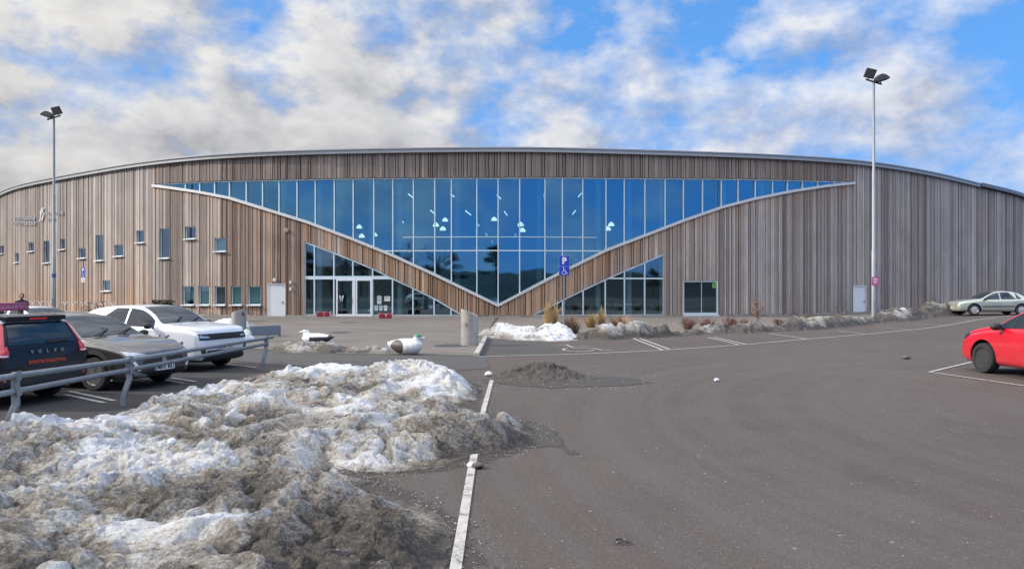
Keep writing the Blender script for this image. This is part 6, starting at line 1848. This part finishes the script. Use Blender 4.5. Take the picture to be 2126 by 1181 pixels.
# ------------------------------------------------------------------ what stands behind the camera and shows in the glass
def hills():
    xs = np.linspace(-260, 260, 90); ys = np.linspace(-170, -48, 26)
    X, Y = np.meshgrid(xs, ys)
    Z = (sstep(-48, -95, Y))*(8*fbm(X*.016+3, Y*.02, 91, 4) + 4*fbm(X*.10, Y*.12, 95, 5) + .5) - .05
    nx = len(xs); m = MB(); m.v = list(zip(X.ravel(), Y.ravel(), Z.ravel())); m.f = [(j*nx+i, j*nx+i+1, (j+1)*nx+i+1, (j+1)*nx+i) for j in range(len(ys)-1) for i in range(nx-1)]; m.m = [0]*len(m.f)
    struct(m.build('hill', HILLM, smooth=True))
hills()
def tree(loc, h, w, seed):
    rd = random.Random(seed)
    root = thing('pine_tree', 'tall dark pine standing behind the car park, mirrored in the glass', 'tree', (*loc, 0), 0, 'pines behind the car park')
    m = MB(); m.tube([(0, 0, -.1), (.1, 0, h*.5), (0, .1, h*.96)], [.24, .16, .05], 8)
    tips = []
    for i in range(24):
        z = h*rd.uniform(.38, .95); a = rd.uniform(0, 6.28); L = w*(1.15-z/h)*rd.uniform(.6, 1.3)+.5
        e = Vector((L*math.cos(a), L*math.sin(a), z+L*rd.uniform(-.05, .4))); m.tube([(0, 0, z), e], [.06, .02], 5); tips += [e, e*.5+Vector((0, 0, z*.5)), e*.75+Vector((0, 0, z*.25))]
    m.build('trunk', BARK, root)
    m = MB()
    for t in tips:
        for k in range(34):
            p = t+Vector((rd.gauss(0, .42), rd.gauss(0, .42), rd.gauss(0, .22))); u = Vector((rd.gauss(0, 1), rd.gauss(0, 1), rd.gauss(0, .8))).normalized(); v = u.orthogonal()
            m.add([p, p+u*.16+v*.07, p+u*.34, p+u*.16-v*.07], [(0, 1, 2, 3)])
    m.build('crown', NEEDLE, root)
    return root
def broadleaf(loc, h, w, seed):
    rd = random.Random(seed)
    root = thing('bare_tree', 'bare broadleaf tree behind the car park, mirrored in the glass', 'tree', (*loc, 0), 0, 'bare trees behind the car park')
    m = MB(); m.tube([(0, 0, -.1), (.1, .05, h*.35), (.2, 0, h*.7)], [.22, .16, .07], 8)
    tw = MB()
    for i in range(16):
        z = h*rd.uniform(.28, .65); a = rd.uniform(0, 6.28); L = w*rd.uniform(.5, 1.0); e = Vector((L*math.cos(a), L*math.sin(a), z+h*rd.uniform(.12, .36)))
        b = Vector((.1, .03, z)); mid = b.lerp(e, .5)+Vector((0, 0, .3)); m.tube([b, mid, e], [.08, .05, .02], 5)
        for k in range(26):
            s0 = mid.lerp(e, rd.random()); d = Vector((rd.gauss(0, .8), rd.gauss(0, .8), rd.uniform(0, 1.2)))*w*.22
            tw.tube([s0, s0+d*.5, s0+d+Vector((0, 0, .15))], [.03, .02, .008], 3)
    m.build('trunk', BARK, root); tw.build('crown', TWIG, root)
    return root
kinds = [tree((-20, -40), 9.5, 3.2, 1), tree((-8, -47), 11, 2.8, 2), broadleaf((-27, -44), 11, 4.5, 3), broadleaf((-34, -40), 9, 4.0, 4)]
rd = random.Random(12)
for x, y, sc_, k in ((-31, -47, .8, 0), (-38, -46, 1.1, 2), (-45, -42, 1.0, 3), (-52, -46, .9, 1), (-58, -43, 1.2, 2), (-66, -47, 1.0, 3), (-75, -44, 1.1, 0), (-15, -52, .7, 3), (-2, -55, .6, 0), (9, -56, .7, 2), (22, -55, .65, 3), (36, -54, .8, 2), (50, -52, .8, 3), (64, -50, .7, 0), (-13, -44, .62, 2)):
    dup(kinds[k], (x, y, 0), rd.uniform(0, 6.28), scale=sc_)

# ------------------------------------------------------------------ scattered grit
def gravel():
    m = MB(); rd = random.Random(21); n = 0
    P = BIG[1:14]
    def stone(x, y, r, z=.008):
        vs = []
        for k in range(6):
            a = k*1.047+rd.uniform(-.3, .3); vs.append((x+r*math.cos(a)*rd.uniform(.7, 1.1), y+r*math.sin(a)*rd.uniform(.7, 1.1), z))
        vs.append((x, y, z+r*rd.uniform(.5, .9)))
        m.add(vs, [(i, (i+1) % 6, 6) for i in range(6)], 0 if rd.random() < .6 else 1)
    for i in range(1100):
        k = rd.randrange(len(P)-1); a, b = Vector(P[k]), Vector(P[k+1]); p = a.lerp(b, rd.random()); t = (b-a).normalized(); q = Vector((t.y, -t.x))
        p = p + q*abs(rd.gauss(0, .16)); stone(p.x, p.y, rd.uniform(.003, .011)*(1.6 if rd.random() < .08 else 1))
    for i in range(500):
        y = 4.5+14*rd.random()**1.6; x = rd.uniform(-.3, .62*y+1); stone(x, y, rd.uniform(.003, .009))
    for i in range(350):
        y = rd.uniform(14.2, 17.2); x = rd.gauss(1.0, 1.2); stone(x, y, rd.uniform(.006, .022))
    o = m.build('gravel', [plain('grit_dark', (.05, .043, .037), .9, 0, .3), plain('grit_light', (.30, .27, .24), .9, 0, .3)])
    tag(o, 'loose dark and pale grit scattered on the asphalt round the snow piles', 'gravel', kind='stuff')
gravel()
